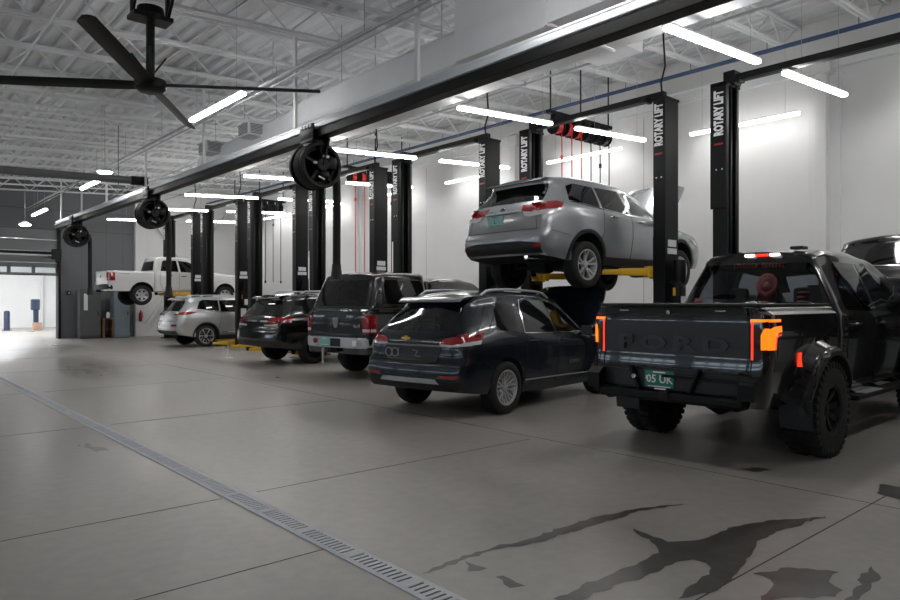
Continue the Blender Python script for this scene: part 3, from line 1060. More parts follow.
bm = bmesh.new(); box(bm, (0, .145, .35), (.12, .09, .3)); obj('bracket', bm, 'black', t)
t = thing('door_rail', 'black horizontal bar with an end bracket hung before the far sectional door', 'rail', (0, 32.6, 3.64))
bm = bmesh.new(); tube(bm, [(-3, 0, 0), (6.5, 0, 0)], 0.06, 10); obj('bar', bm, 'black', t, 40)
bm = bmesh.new(); tube(bm, [(-3, 0, -.10), (6.7, 0, -.10)], 0.035, 10); obj('lower_tube', bm, 'alu', t, 40)
bm = bmesh.new(); box(bm, (6.6, 0, -.05), (0.36, 0.2, 0.44), .04); box(bm, (6.6, 0.7, -.05), (0.1, 1.3, 0.1)); box(bm, (6.65, -0.1, -.32), (.2, .16, .16), .03); obj('bracket', bm, 'black', t)
t = thing('wall_switch', 'small black switch box on the grey wall between far door and cabinet', 'switch', (7.35, 33.97, 2.0))
bm = bmesh.new(); box(bm, (0, -.04, 0), (.16, .12, .16), .02); obj('box', bm, 'black', t)
bm = bmesh.new(); lathe(bm, [(0, -.13), (.04, -.13), (.04, -.1)], 12, 'Y'); obj('knob', bm, 'steel', t)
t = thing('pressure_washer', 'navy upright machine on a tan base seen through the far door', 'machine', (8.05, 45.0, 0))
bm = bmesh.new(); box(bm, (0, 0, 1.45), (.42, .4, .62), .06); obj('head', bm, 'navy', t)
bm = bmesh.new(); box(bm, (0.03, 0, .8), (.24, .24, .8), .03); obj('post', bm, 'navy', t)
bm = bmesh.new(); box(bm, (.10, -.05, .22), (.42, .4, .44), .03); obj('base', bm, 'tan', t)
t = thing('bollard', 'short black post at the left edge seen through the far door', 'post', (6.75, 45.5, 0))
bm = bmesh.new(); lathe(bm, [(0, 0), (.15, 0), (.15, 1.0), (.12, 1.1), (0, 1.12)], 16, 'Z'); obj('post', bm, 'navy', t, 40)
bm = bmesh.new(); lathe(bm, [(0, 0), (.24, 0), (.24, .03), (0, .03)], 16, 'Z'); obj('base_plate', bm, 'navy', t, 40)

t = thing('jack_stand', 'short pale stand on the floor before the lowered yellow lift arms', 'stand', (8.2, 19.0, 0))
bm = bmesh.new(); lathe(bm, [(0, 0), (.12, 0), (.12, .015), (0, .015)], 16, 'Z'); obj('base', bm, 'offwhite', t, 40)
bm = bmesh.new(); lathe(bm, [(0, .01), (.028, .01), (.028, .40), (0, .40)], 12, 'Z'); obj('post', bm, 'offwhite', t, 40)
bm = bmesh.new(); lathe(bm, [(0, .39), (.05, .39), (.05, .43), (0, .43)], 12, 'Z'); obj('saddle', bm, 'yellow', t, 40)


# ------------------------------------------------------------------ vehicle building kit (car axes: x from tail to nose, y to its left, z up)
def lin(keys, x):
    if x <= keys[0][0]:
        return keys[0][1]
    for (x0, v0), (x1, v1) in zip(keys, keys[1:]):
        if x <= x1:
            return v0 + (v1 - v0) * (x - x0) / max(1e-9, x1 - x0)
    return keys[-1][1]


def soft(keys, x, s=0.07):
    if s <= 0:
        return lin(keys, x)
    return sum(lin(keys, x + s * d) for d in (-1, -.5, 0, .5, 1)) / 5


def loft(L, top, belt, low, hw, rw, rear, front, arches, x0=0.0, sec=((0, .92), (.25, .975), (.6, 1.0), (.85, .995), (1, .965)),
         er=.10, crown=.03, rr=.25, cr=.13, fr=.5, cf=.24, rfall=1.3, ffall=1.0, bulge=.05, fbulge=.12, z0=.25, N=60, sm=.07, flare=0.0, nl=13, nu=7, nc=4, upow=1.15):
    xs = [L * i / N for i in range(N + 1)] + [.01, .03, .06, .1, .16, L - .01, L - .04, L - .1, L - .2]
    for xc, zc, R in arches:
        xs += [xc - x0 + R * math.cos(PI * i / 22) for i in range(23)] + [xc - x0 - R - .012, xc - x0 + R + .012]
    xs = sorted(x for x in xs if 0 <= x <= L)
    st = [xs[0]]
    for x in xs[1:]:
        if x - st[-1] > .009:
            st.append(x)
    Q = [-1, -.82, -.55, -.28, 0, .28, .55, .82, 1]
    bm = bmesh.new()

    def ring(x):
        X = x + x0
        zt, zb = soft(top, X, sm), soft(belt, X, sm)
        zb = min(zb, zt - .02)
        zl = soft(low, X, 0)
        W, R_ = soft(hw, X, sm), soft(rw, X, sm)
        pc = 0
        if x < rr:
            pc = cr * (1 - math.sqrt(max(0, 1 - ((rr - x) / rr) ** 2)))
        if x > L - fr:
            pc = cf * (1 - math.sqrt(max(0, 1 - ((x - L + fr) / fr) ** 2)))
        W -= pc
        R_ -= pc * .75
        for xc, zc, R in arches:
            if abs(X - xc) < R:
                zl = max(zl, zc + math.sqrt(R * R - (X - xc) ** 2))
        zl = min(zl, zb - .06)
        pts = []
        for j in range(nl):
            z = zl + (zb - zl) * j / (nl - 1)
            w = W * lin(sec, (z - z0) / max(.05, zb - z0))
            if flare:
                for xc, zc, R in arches:
                    d = math.hypot(X - xc, z - zc) - R
                    if -.02 < d < .14:
                        w += flare * (1 - max(0, d - .06) / .08 if d > .06 else 1)
            pts.append((z, w))
        wb = pts[-1][1]
        e = min(er, (zt - zb) * .6)
        ze = zt - e
        for j in range(1, nu + 1):
            t = j / nu
            pts.append((zb + (ze - zb) * t, wb + (R_ - wb) * t ** upow))
        for j in range(1, nc + 1):
            a = math.radians(82) * j / nc
            pts.append((ze + e * math.sin(a), R_ - e * (1 - math.cos(a))))
        out = []
        ramp_r = max(0, 1 - x / rfall)
        ramp_f = max(0, 1 - (L - x) / ffall)
        for z, w in pts:
            xx = X + lin(rear, z) * ramp_r - lin(front, z) * ramp_f
            out.append((xx, w, z))
        cw = min(1, (zt - zb) / .12)
        return out, zt, crown

    rings = [ring(x) for x in st]
    nlev = len(rings[0][0])

    def V(p):
        return bm.verts.new(p)
    right = [[V((x, -w, z)) for x, w, z in r[0]] for r in rings]
    left = [[V((x, w, z)) for x, w, z in r[0]] for r in rings]

    def quad(a, b, c, d, mi=0):
        f = bm.faces.new((a, b, c, d))
        f.material_index = mi
    for A in (right, left):
        for i in range(len(st) - 1):
            for j in range(nlev - 1):
                quad(A[i][j], A[i + 1][j], A[i + 1][j + 1], A[i][j + 1])

    def rowpts(p, cr_):
        x, w, z = p
        return [V((x, w * q, z + cr_ * (1 - q * q))) for q in Q]
    tops = [rowpts(r[0][-1], r[2]) for r in rings]
    bots = [rowpts(r[0][0], 0) for r in rings]
    for i in range(len(st) - 1):
        for q in range(len(Q) - 1):
            quad(tops[i][q], tops[i][q + 1], tops[i + 1][q + 1], tops[i + 1][q])
            quad(bots[i][q], bots[i][q + 1], bots[i + 1][q + 1], bots[i + 1][q], 1)
    for idx, sgn, bl in ((0, -1, bulge), (-1, 1, fbulge)):
        r = rings[idx]
        rows = []
        for j, (x, w, z) in enumerate(r[0]):
            t = j / (nlev - 1)
            cz = r[2] * max(0, (t - .7) / .3) ** 2
            rows.append([V((x + sgn * bl * (1 - q * q), w * q, z + cz * (1 - q * q))) for q in Q])
        for q in range(len(Q)):          # meet the top surface
            rows[-1][q].co = Vector((rows[-1][q].co.x, rows[-1][q].co.y, tops[idx][q].co.z))
            tops[idx][q].co = rows[-1][q].co
            bots[idx][q].co = rows[0][q].co
        for j in range(nlev - 1):
            for q in range(len(Q) - 1):
                quad(rows[j][q], rows[j][q + 1], rows[j + 1][q + 1], rows[j + 1][q])
    bmesh.ops.remove_doubles(bm, verts=bm.verts, dist=.0012)
    bmesh.ops.recalc_face_normals(bm, faces=bm.faces)
    return bm


DIRS = {'S': (Vector((0, 1, 0)), lambda a, b: Vector((a, -4, b))), 'L': (Vector((0, -1, 0)), lambda a, b: Vector((a, 4, b))),
        'R': (Vector((1, 0, 0)), lambda a, b: Vector((-4, a, b))), 'F': (Vector((-1, 0, 0)), lambda a, b: Vector((12, a, b))),
        'T': (Vector((0, 0, -1)), lambda a, b: Vector((a, b, 6)))}


class Car:
    def __init__(self, name, label, loc, rz, scale, cat='car', group=None):
        self.root = thing(name, label, cat, loc, rz, group, scale)
        self.trees = []

    def shell(self, name, bm, mats, smooth=38):
        self.trees.append(BVHTree.FromBMesh(bm))
        return obj(name, bm, mats, self.root, smooth)

    def hit(self, axis, a, b):
        d, f = DIRS[axis]
        o = f(a, b)
        best = None
        for t in self.trees:
            h = t.ray_cast(o, d)
            if h[0] is not None and (best is None or h[3] < best):
                best = h[3]
        return (o, d, best)

    def patch(self, bm, axis, poly, off=.005, thick=.02, res=.07, mi=0, dmax=None):
        if axis == 'B':            # both flanks
            self.patch(bm, 'S', poly, off, thick, res, mi, dmax)
            return self.patch(bm, 'L', poly, off, thick, res, mi, dmax)
        if axis == 'RR':           # both tail corners
            self.patch(bm, 'R', poly, off, thick, res, mi, dmax)
            return self.patch(bm, 'R', [(-a, b) for a, b in poly], off, thick, res, mi, dmax)
        pts, n = [], len(poly)
        for j in range(n):
            a, b = Vector(poly[j]), Vector(poly[(j + 1) % n])
            k = max(1, int((b - a).length / res + .5))
            pts += [a.lerp(b, q / k) for q in range(k)]
        nb = len(pts)
        x0, x1 = min(p.x for p in pts), max(p.x for p in pts)
        y0, y1 = min(p.y for p in pts), max(p.y for p in pts)

        def inside(p):
            c = False
            for i in range(nb):
                a, b = pts[i], pts[i - 1]
                if (a.y > p.y) != (b.y > p.y) and p.x < (b.x - a.x) * (p.y - a.y) / (b.y - a.y) + a.x:
                    c = not c
            return c
        inner = []
        gx = x0 + res / 2
        while gx < x1:
            gy = y0 + res / 2
            while gy < y1:
                p = Vector((gx, gy))
                if inside(p) and min((p - q).length for q in pts) > res * .45:
                    inner.append(p)
                gy += res
            gx += res
        vs, es, fs, _, _, _ = delaunay_2d_cdt(pts + inner, [(i, (i + 1) % nb) for i in range(nb)], [], 1, 1e-6)
        rays = [self.hit(axis, v.x, v.y) for v in vs]
        ds = sorted(r[2] for r in rays if r[2] is not None)
        if not ds:
            return
        med = ds[len(ds) // 2]
        lim = dmax if dmax else 9
        good = [(v, r[2]) for v, r in zip(vs, rays) if r[2] is not None and abs(r[2] - med) <= lim]
        t = bmesh.new()
        bv = []
        for v, (o, d, h) in zip(vs, rays):
            if h is None or abs(h - med) > lim:
                h = min(good, key=lambda g: (g[0] - v).length)[1]
            bv.append(t.verts.new(o + d * (h - off)))
        for f in fs:
            try:
                fc = t.faces.new([bv[q] for q in f])
                fc.material_index = mi
                fc.smooth = True
            except ValueError:
                pass
        ed = [e for e in t.edges if len(e.link_faces) == 1]
        r = bmesh.ops.extrude_edge_only(t, edges=ed)
        dv = DIRS[axis][0] * thick
        for g in r['geom']:
            if isinstance(g, bmesh.types.BMVert):
                g.co += dv
        absorb(bm, t)

    def seam(self, bm, axis, pts, r=.004, off=.0, mi=0, closed=False, n=5, res=.05):
        if axis == 'B':
            self.seam(bm, 'S', pts, r, off, mi, closed, n, res)
            return self.seam(bm, 'L', pts, r, off, mi, closed, n, res)
        if axis == 'RR':
            self.seam(bm, 'R', pts, r, off, mi, closed, n, res)
            return self.seam(bm, 'R', [(-a, b) for a, b in pts], r, off, mi, closed, n, res)
        q = []
        m = len(pts) if closed else len(pts) - 1
        for i in range(m):
            a, b = Vector(pts[i]), Vector(pts[(i + 1) % len(pts)])
            k = max(1, int((b - a).length / res))
            q += [a.lerp(b, s / k) for s in range(k)]
        if not closed:
            q.append(Vector(pts[-1]))
        out = []
        for p in q:
            o, d, h = self.hit(axis, p.x, p.y)
            if h is not None:
                out.append(o + d * (h - off))
        if len(out) > 1:
            tube(bm, out, r, n, mi, closed)

    def cut(self, o, axis, poly):
        """Open the shell where a pane sits."""
        bm = bmesh.new()
        bm.from_mesh(o.data)
        d = DIRS[axis][0]
        dead = []
        for f in bm.faces:
            c = f.calc_center_median()
            u = (c.x, c.z) if axis in 'SL' else (c.y, c.z)
            if (axis == 'S' and c.y > 0) or (axis == 'L' and c.y < 0) or f.normal.dot(d) > -.12:
                continue
            k = False
            for i in range(len(poly)):
                a, b = poly[i], poly[i - 1]
                if (a[1] > u[1]) != (b[1] > u[1]) and u[0] < (b[0] - a[0]) * (u[1] - a[1]) / (b[1] - a[1]) + a[0]:
                    k = not k
            if k:
                dead.append(f)
        bmesh.ops.delete(bm, geom=dead, context='FACES')
        bm.to_mesh(o.data)
        bm.free()

    def at(self, axis, a, b, off=0.0):
        o, d, h = self.hit(axis, a, b)
        return o + d * ((h if h is not None else 4) - off)


def arc_poly(xc, zc, r0, r1, a0=-12, a1=192, n=20):
    A = [math.radians(a0 + (a1 - a0) * i / n) for i in range(n + 1)]
    return [(xc + r1 * math.cos(a), zc + r1 * math.sin(a)) for a in A] + [(xc + r0 * math.cos(a), zc + r0 * math.sin(a)) for a in reversed(A)]


def make_wheels(car, places, R, w, rim, style, rim_mat='rim_silver', knobs=0, spoke_mat2=None):
    """places: (x, y, z) wheel centres, y<0 on the right flank."""
    bm = bmesh.new()
    h = w / 2
    lathe(bm, [(rim - .01, -h * .8), (rim + .012, -h * .98), (R * .80, -h * 1.02), (R * .93, -h * .98), (R * .985, -h * .82), (R, -h * .6),
               (R, h * .6), (R * .985, h * .82), (R * .93, h * .98), (rim + .012, h * .98), (rim - .01, h * .8)], 48, 'Y')
    for g in (-.35, 0, .35):
        lathe(bm, [(R + .001, h * (g - .05)), (R + .004, h * (g - .04)), (R + .004, h * (g + .04)), (R + .001, h * (g + .05))], 48, 'Y')
    if knobs:
        for i in range(knobs):
            a = 2 * PI * i / knobs
            for s, da in ((-1, 0), (1, .5)):
                b = a + da * 2 * PI / knobs
                mtx = Matrix.Rotation(-b, 4, 'Y')
                box(bm, mtx @ Vector((R + .002, s * h * .62, 0)), (.03, h * .7, 2 * PI * R / knobs * .6), .004, 0, mtx)
                box(bm, mtx @ Vector((R * .955, s * h * .97, 0)), (.06, .02, 2 * PI * R / knobs * .55), .004, 0, mtx)
    tire = obj('wheel', bm, 'rubber', car.root, 40)
    bm = bmesh.new()
    lathe(bm, [(rim, -h * .80), (rim + .008, -h * .93), (rim - .012, -h * .93), (rim - .022, -h * .70), (rim - .035, h * .1)], 40, 'Y')
    lathe(bm, [(rim - .03, h * .12), (0, h * .12)], 24, 'Y', mi=1)
    lathe(bm, [(rim * .62, -h * .05), (rim * .62, h * .02), (0, h * .02)], 24, 'Y', mi=2)
    yo, yi = -h * .82, -h * .52

    def spoke(a, w0, w1, r0, r1, mi=0, y0=yi, y1=yo, skew=0.0):
        ca, sa = math.cos(a), math.sin(a)
        c2, s2 = math.cos(a + skew), math.sin(a + skew)
        t = bmesh.new()
        vs = []
        for r, ww, yy, c_, s_ in ((r0, w0, y0, ca, sa), (r1, w1, y1, c2, s2)):
            for dy in (0, .03):
                for dt in (-1, 1):
                    vs.append(t.verts.new((r * c_ - dt * ww * s_, yy + dy, r * s_ + dt * ww * c_)))
        for f in ((0, 1, 5, 4), (2, 3, 7, 6), (0, 2, 6, 4), (1, 3, 7, 5), (0, 1, 3, 2), (4, 5, 7, 6)):
            t.faces.new([vs[q] for q in f]).material_index = mi
        absorb(bm, t)
    if style == 'five_pair':            # five twin spokes
        for i in range(5):
            a = 2 * PI * i / 5 + PI / 2
            for s in (-1, 1):
                spoke(a + s * .12, .014, .012, .06, rim - .012, 0, skew=s * .10)
    elif style == 'ten':
        for i in range(5):
            a = 2 * PI * i / 5 + PI / 2
            spoke(a - .05, .013, .011, .06, rim - .012, skew=-.14)
            spoke(a + .05, .013, .011, .06, rim - .012, skew=.14)
            spoke(a + PI / 5, .014, .012, .07, rim * .66)
            spoke(a + PI / 5, .012, .010, rim * .62, rim - .012, skew=.2)
            spoke(a + PI / 5, .012, .010, rim * .62, rim - .012, skew=-.2)
    elif style == 'swirl':
        for i in range(6):
            a = 2 * PI * i / 6 + PI / 2
            spoke(a, .035, .03, .05, rim - .012, 1, skew=.25)
            spoke(a + .22, .016, .02, .06, rim - .012, 0, skew=.34)
            spoke(a - .12, .008, .010, .08, rim - .012, 0, skew=.20)
    elif style == 'six':
        for i in range(6):
            a = 2 * PI * i / 6 + PI / 2
            spoke(a, .045, .04, .05, rim - .012)
    else:                                # dark off-road rim
        for i in range(8):
            a = 2 * PI * i / 8 + .2
            spoke(a, .026, .034, .05, rim - .012)
    lathe(bm, [(0, yi - .02), (.03, yi - .02), (.065, yi - .008), (.075, yi + .03), (.06, yi + .06), (0, yi + .06)], 24, 'Y')
    for i in range(5):
        a = 2 * PI * i / 5 + PI / 2 + PI / 5
        lathe(bm, [(0, -.01), (.010, -.01), (.010, .02)], 8, 'Y', (.05 * math.cos(a), yi - .004, .05 * math.sin(a)), 2)
    rimo = obj('rim', bm, [rim_mat, 'under', 'plastic'], tire, 40)
    first = True
    for x, y, z in places:
        if first:
            t_, r_ = tire, rimo
            first = False
        else:
            t_ = tire.copy(); COL.objects.link(t_); t_.parent = car.root
            r_ = rimo.copy(); COL.objects.link(r_); r_.parent = t_
        t_.location = (x, y, z)
        t_.rotation_euler = (0, 0, 0 if y < 0 else PI)


def make_mirrors(car, x, z, y, mats='paint_black', s=1.0):
    for sg in (-1, 1):
        bm = bmesh.new()
        box(bm, (x, sg * (y + .13 * s), z + .06), (.13, .22 * s, .17 * s), .05)
        beam(bm, (x + .02, sg * (y - .04), z - .02), (x + .02, sg * (y + .1), z + .02), .05, .04)
        m_ = obj('side_mirror', bm, mats, car.root, 50)
        bm = bmesh.new()
        box(bm, (x - .067, sg * (y + .135 * s), z + .06), (.008, .18 * s, .13 * s), .003)
        obj('mirror_glass', bm, 'glass_lt', m_)


def handles(car, pts, m='paint_black', w=.2):
    for x, z in pts:
        for ax, sg in (('S', -1), ('L', 1)):
            p = car.at(ax, x, z)
            bm = bmesh.new()
            tube(bm, [(x - w / 2, p.y, z), (x - w * .4, p.y + sg * .032, z + .004), (x + w * .4, p.y + sg * .032, z + .004), (x + w / 2, p.y, z)], [.01, .016, .016, .01], 8)
            obj('door_handle', bm, m, car.root, 50)


def plate(car, y, z, text, m='plate_green', tm='white', w=.31, h=.16, off=.012, sub=True, size=.105):
    p = car.at('R', y, z)
    x = min(p.x, car.at('R', y - .1, z).x, car.at('R', y + .1, z).x) - off
    bm = bmesh.new()
    box(bm, (x, y, z), (.012, w, h), .003)
    o = obj('license_plate', bm, m, car.root)
    bm = bmesh.new()
    if text:
        text_into(bm, text, size, frame_mtx((x - .0075, y, z - .002), (0, -1, 0), (0, 0, 1)), .003, 0, .0015)
    if sub:
        box(bm, (x - .007, y, z + h * .40), (.003, w * .42, .012))
        box(bm, (x - .007, y, z - h * .44), (.003, w * .8, .008))
    obj('plate_lettering', bm, tm, o)


def underbody(car, L, hw, z0, z1, rear_axle, front_axle, r, track, detail=True, drop=0.0):
    bm = bmesh.new()
    box(bm, ((rear_axle + front_axle) / 2, 0, (z0 + z1) / 2), (front_axle - rear_axle - 2 * r - .1, hw * 1.7, z1 - z0), .03)
    box(bm, (rear_axle, 0, z1 - .02), (2 * r + .3, hw * 1.1, .12), .03)
    box(bm, (front_axle, 0, z1 - .02), (2 * r + .3, hw * 1.1, .12), .03)
    box(bm, (rear_axle - r - .1, 0, z0 + .2), (.35, hw * 1.0, .14), .05)
    for ax in (rear_axle, front_axle):
        tube(bm, [(ax, -track + .1, r - drop), (ax, track - .1, r - drop)], .045, 10)
        box(bm, (ax, 0, r - drop), (.26, .3, .24), .07)
        for s in (-1, 1):
            beam(bm, (ax + .35, s * .45, z1), (ax, s * (track - .2), r - drop), .07, .05)
            tube(bm, [(ax - .08, s * (track - .28), r - drop), (ax - .1, s * (track - .34), z1 + .05)], .05, 10)
            lathe(bm, [(0, -.03), (.16, -.03), (.16, .03), (0, .03)], 20, 'Y', (ax, s * (track - .14), r - drop))
    obj('underbody', bm, 'under', car.root, 40)


# ------------------------------------------------------------------ SUVs
def suv(name, label, loc, rz, scale, sp, group=None):
    car = Car(name, label, loc, rz, scale, 'car', group)
    ra, fa, R = sp['ra'], sp['fa'], sp['R']
    ar = sp['arch']
    arches = [(ra, sp.get('wz', R), ar), (fa, sp.get('wz', R), ar)]
    L, hw = sp['L'], sp['hw']
    bm = loft(L, sp['top'], sp['belt'], sp['low'], sp['hwk'], sp['rwk'], sp['rear'], sp['front'], arches, sec=sp.get('sec', ((0, .92), (.25, .975), (.6, 1.0), (.85, .995), (1, .965))),
              z0=sp['low'][len(sp['low']) // 2][1], er=sp.get('er', .10), crown=sp.get('crown', .03), rr=sp.get('rr', .3), cr=sp.get('cr', .14))
    body = car.shell('body', bm, [sp['paint'], 'under'])
    # glass
    for poly, m in sp['side_glass']:
        for ax in 'SL':
            bm = bmesh.new()
            car.patch(bm, ax, poly, .004, .03, .07)
            obj('side_window', bm, m, car.root, 50)
    bm = bmesh.new(); car.patch(bm, 'R', sp['rear_glass'], .004, .03, .08); obj('rear_window', bm, 'glass', car.root, 50)
    bm = bmesh.new(); car.patch(bm, 'F', sp['windshield'], .004, .03, .1); obj('windshield', bm, 'glass', car.root, 50)
    for ax, poly in sp.get('cuts', ()):
        car.cut(body, ax, poly)
    if sp.get('cuts'):
        bm = bmesh.new()
        for y in (-.38, .38):
            box(bm, (2.55, y, 1.0), (.16, .44, .62), .06, 0, Matrix.Rotation(-.15, 4, 'Y'))
            box(bm, (2.45, y, 1.40), (.10, .24, .18), .05)
        box(bm, (1.6, 0, 1.0), (.16, 1.3, .6), .06)
        box(bm, (3.3, 0, 1.02), (.5, 1.4, .2), .06)
        obj('seats', bm, 'under', car.root, 40)
    # lamps
    for sg in (-1, 1):
        ax = 'S' if sg < 0 else 'L'
        bm = bmesh.new()
        for poly, mi in sp['lamp_rear']:
            car.patch(bm, 'R', [(sg * -a, b) for a, b in poly], .010 + .002 * mi, .05, .04, mi, .5)
        for poly, mi in sp['lamp_side']:
            car.patch(bm, ax, poly, .010 + .002 * mi, .05, .04, mi, .3)
        obj('tail_lamp', bm, ['lens_red', 'lens_clear', 'lens_dark'], car.root, 40)
        bm = bmesh.new()
        car.patch(bm, ax, sp['headlamp'], .008, .04, .05, 0, .3)
        obj('headlamp', bm, 'lens_clear', car.root, 40)
    # panel gaps
    for ax in 'SL':
        for pts in sp['gaps_side']:
            bm = bmesh.new()
            car.seam(bm, ax, pts, .0045, .001)
            obj('panel_seam', bm, 'under', car.root)
    bm = bmesh.new()
    for pts in sp['gaps_rear']:
        car.seam(bm, 'R', pts, .0045, .001)
    obj('panel_seam', bm, 'under', car.root)
    # cladding
    if sp.get('clad'):
        for xc, zc, r in arches:
            for ax in 'SL':
                bm = bmesh.new()
                car.patch(bm, ax, arc_poly(xc, zc, r + .002, r + sp['clad'], -4, 184), .012, .06, .05, 0, .35)
                obj('wheel_arch_cladding', bm, 'plastic', car.root, 40)
        z = sp['low'][len(sp['low']) // 2][1]
        for ax in 'SL':
            bm = bmesh.new()
            car.patch(bm, ax, [(ra + ar + .01, z + .01), (fa - ar - .01, z + .01), (fa - ar - .01, z + .13), (ra + ar + .01, z + .13)], .012, .05, .1, 0, .35)
            obj('sill_cladding', bm, 'plastic', car.root, 40)
    for poly, mname, nm, off in sp.get('rear_panels', ()):
        bm = bmesh.new()
        car.patch(bm, 'R', poly, off, .04, .06, 0, .4)
        obj(nm, bm, mname, car.root, 40)
    for axis, pts, r, mname, nm in sp.get('mouldings', ()):
        for ax in (axis if axis != 'B' else 'SL'):
            bm = bmesh.new()
            car.seam(bm, ax, pts, r, .004, 0, False, 6)
            obj(nm, bm, mname, car.root, 50)
    # roof rails, spoiler, fin
    if sp.get('rails'):
        xa, xb, y, m_ = sp['rails']
        for s in (-1, 1):
            pts = []
            for i in range(13):
                x = xa + (xb - xa) * i / 12
                p = car.at('T', x, s * y)
                pts.append(p + Vector((0, 0, .0 if i in (0, 12) else .045)))
            bm = bmesh.new(); tube(bm, pts, .018, 8); obj('roof_rail', bm, m_, car.root, 50)
    if sp.get('spoiler'):
        bm = bmesh.new()
        x, z, w, m_, dx = sp['spoiler']
        prism(bm, [(x, z - .03), (x - dx, z - .065), (x - dx - .01, z - .05), (x + .02, z + .012), (x + .35, z + .035), (x + .35, z)], -w, w, 'Y')
        obj('spoiler', bm, m_, car.root, 40)
    if sp.get('fin'):
        x = sp['fin']
        p = car.at('T', x, 0)
        bm = bmesh.new(); prism(bm, [(x - .12, p.z - .02), (x - .09, p.z + .06), (x - .05, p.z + .07), (x + .12, p.z - .02)], -.02, .02, 'Y'); obj('antenna_fin', bm, sp['paint'], car.root, 40)
    make_mirrors(car, sp['mirror'][0], sp['mirror'][1], sp['mirror'][2], sp.get('mirror_mat', sp['paint']))
    handles(car, sp['handles'], sp.get('handle_mat', sp['paint']))
    tr = sp['track']
    dz = sp.get('droop', 0)
    make_wheels(car, [(x, s * tr, R - dz) for x in (ra, fa) for s in (-1, 1)], R, sp.get('tw', .225), sp['rim'], sp['style'], sp.get('rim_mat', 'rim_silver'))
    underbody(car, L, hw, sp['low'][len(sp['low']) // 2][1] - .02, sp['low'][len(sp['low']) // 2][1] + .28, ra, fa, R, tr, True, dz)
    return car


def hood_panel(car, x0, x1, z, w, ang, m):
    """An opened bonnet hinged at x0, z."""
    bm = bmesh.new()
    n, L = 8, x1 - x0
    t = bmesh.new()
    g = []
    for i in range(n + 1):
        row = []
        f = i / n
        for q in (-1, -.8, -.4, 0, .4, .8, 1):
            ww = w * (1 - .16 * f ** 3)
            row.append(t.verts.new((f * L, q * ww, .05 * (1 - q * q) - .14 * f * f - (.05 if abs(q) == 1 else 0))))
        g.append(row)
    for i in range(n):
        for j in range(6):
            t.faces.new((g[i][j], g[i][j + 1], g[i + 1][j + 1], g[i + 1][j]))
    r = bmesh.ops.extrude_face_region(t, geom=list(t.faces))
    for e in r['geom']:
        if isinstance(e, bmesh.types.BMVert):
            e.co.z -= .035
    mtx = Matrix.Translation((x0, 0, z)) @ Matrix.Rotation(-ang, 4, 'Y')
    for v in t.verts:
        v.co = mtx @ v.co
    absorb(bm, t)
    obj('hood', bm, m, car.root, 40)
    bm = bmesh.new()
    a = mtx @ Vector((L * .55, w * .8, -.05))
    tube(bm, [(x0 + L * .5, w * .8, z - .05), a], .012, 6)
    obj('hood_prop', bm, 'black', car.root)


S = 1.065

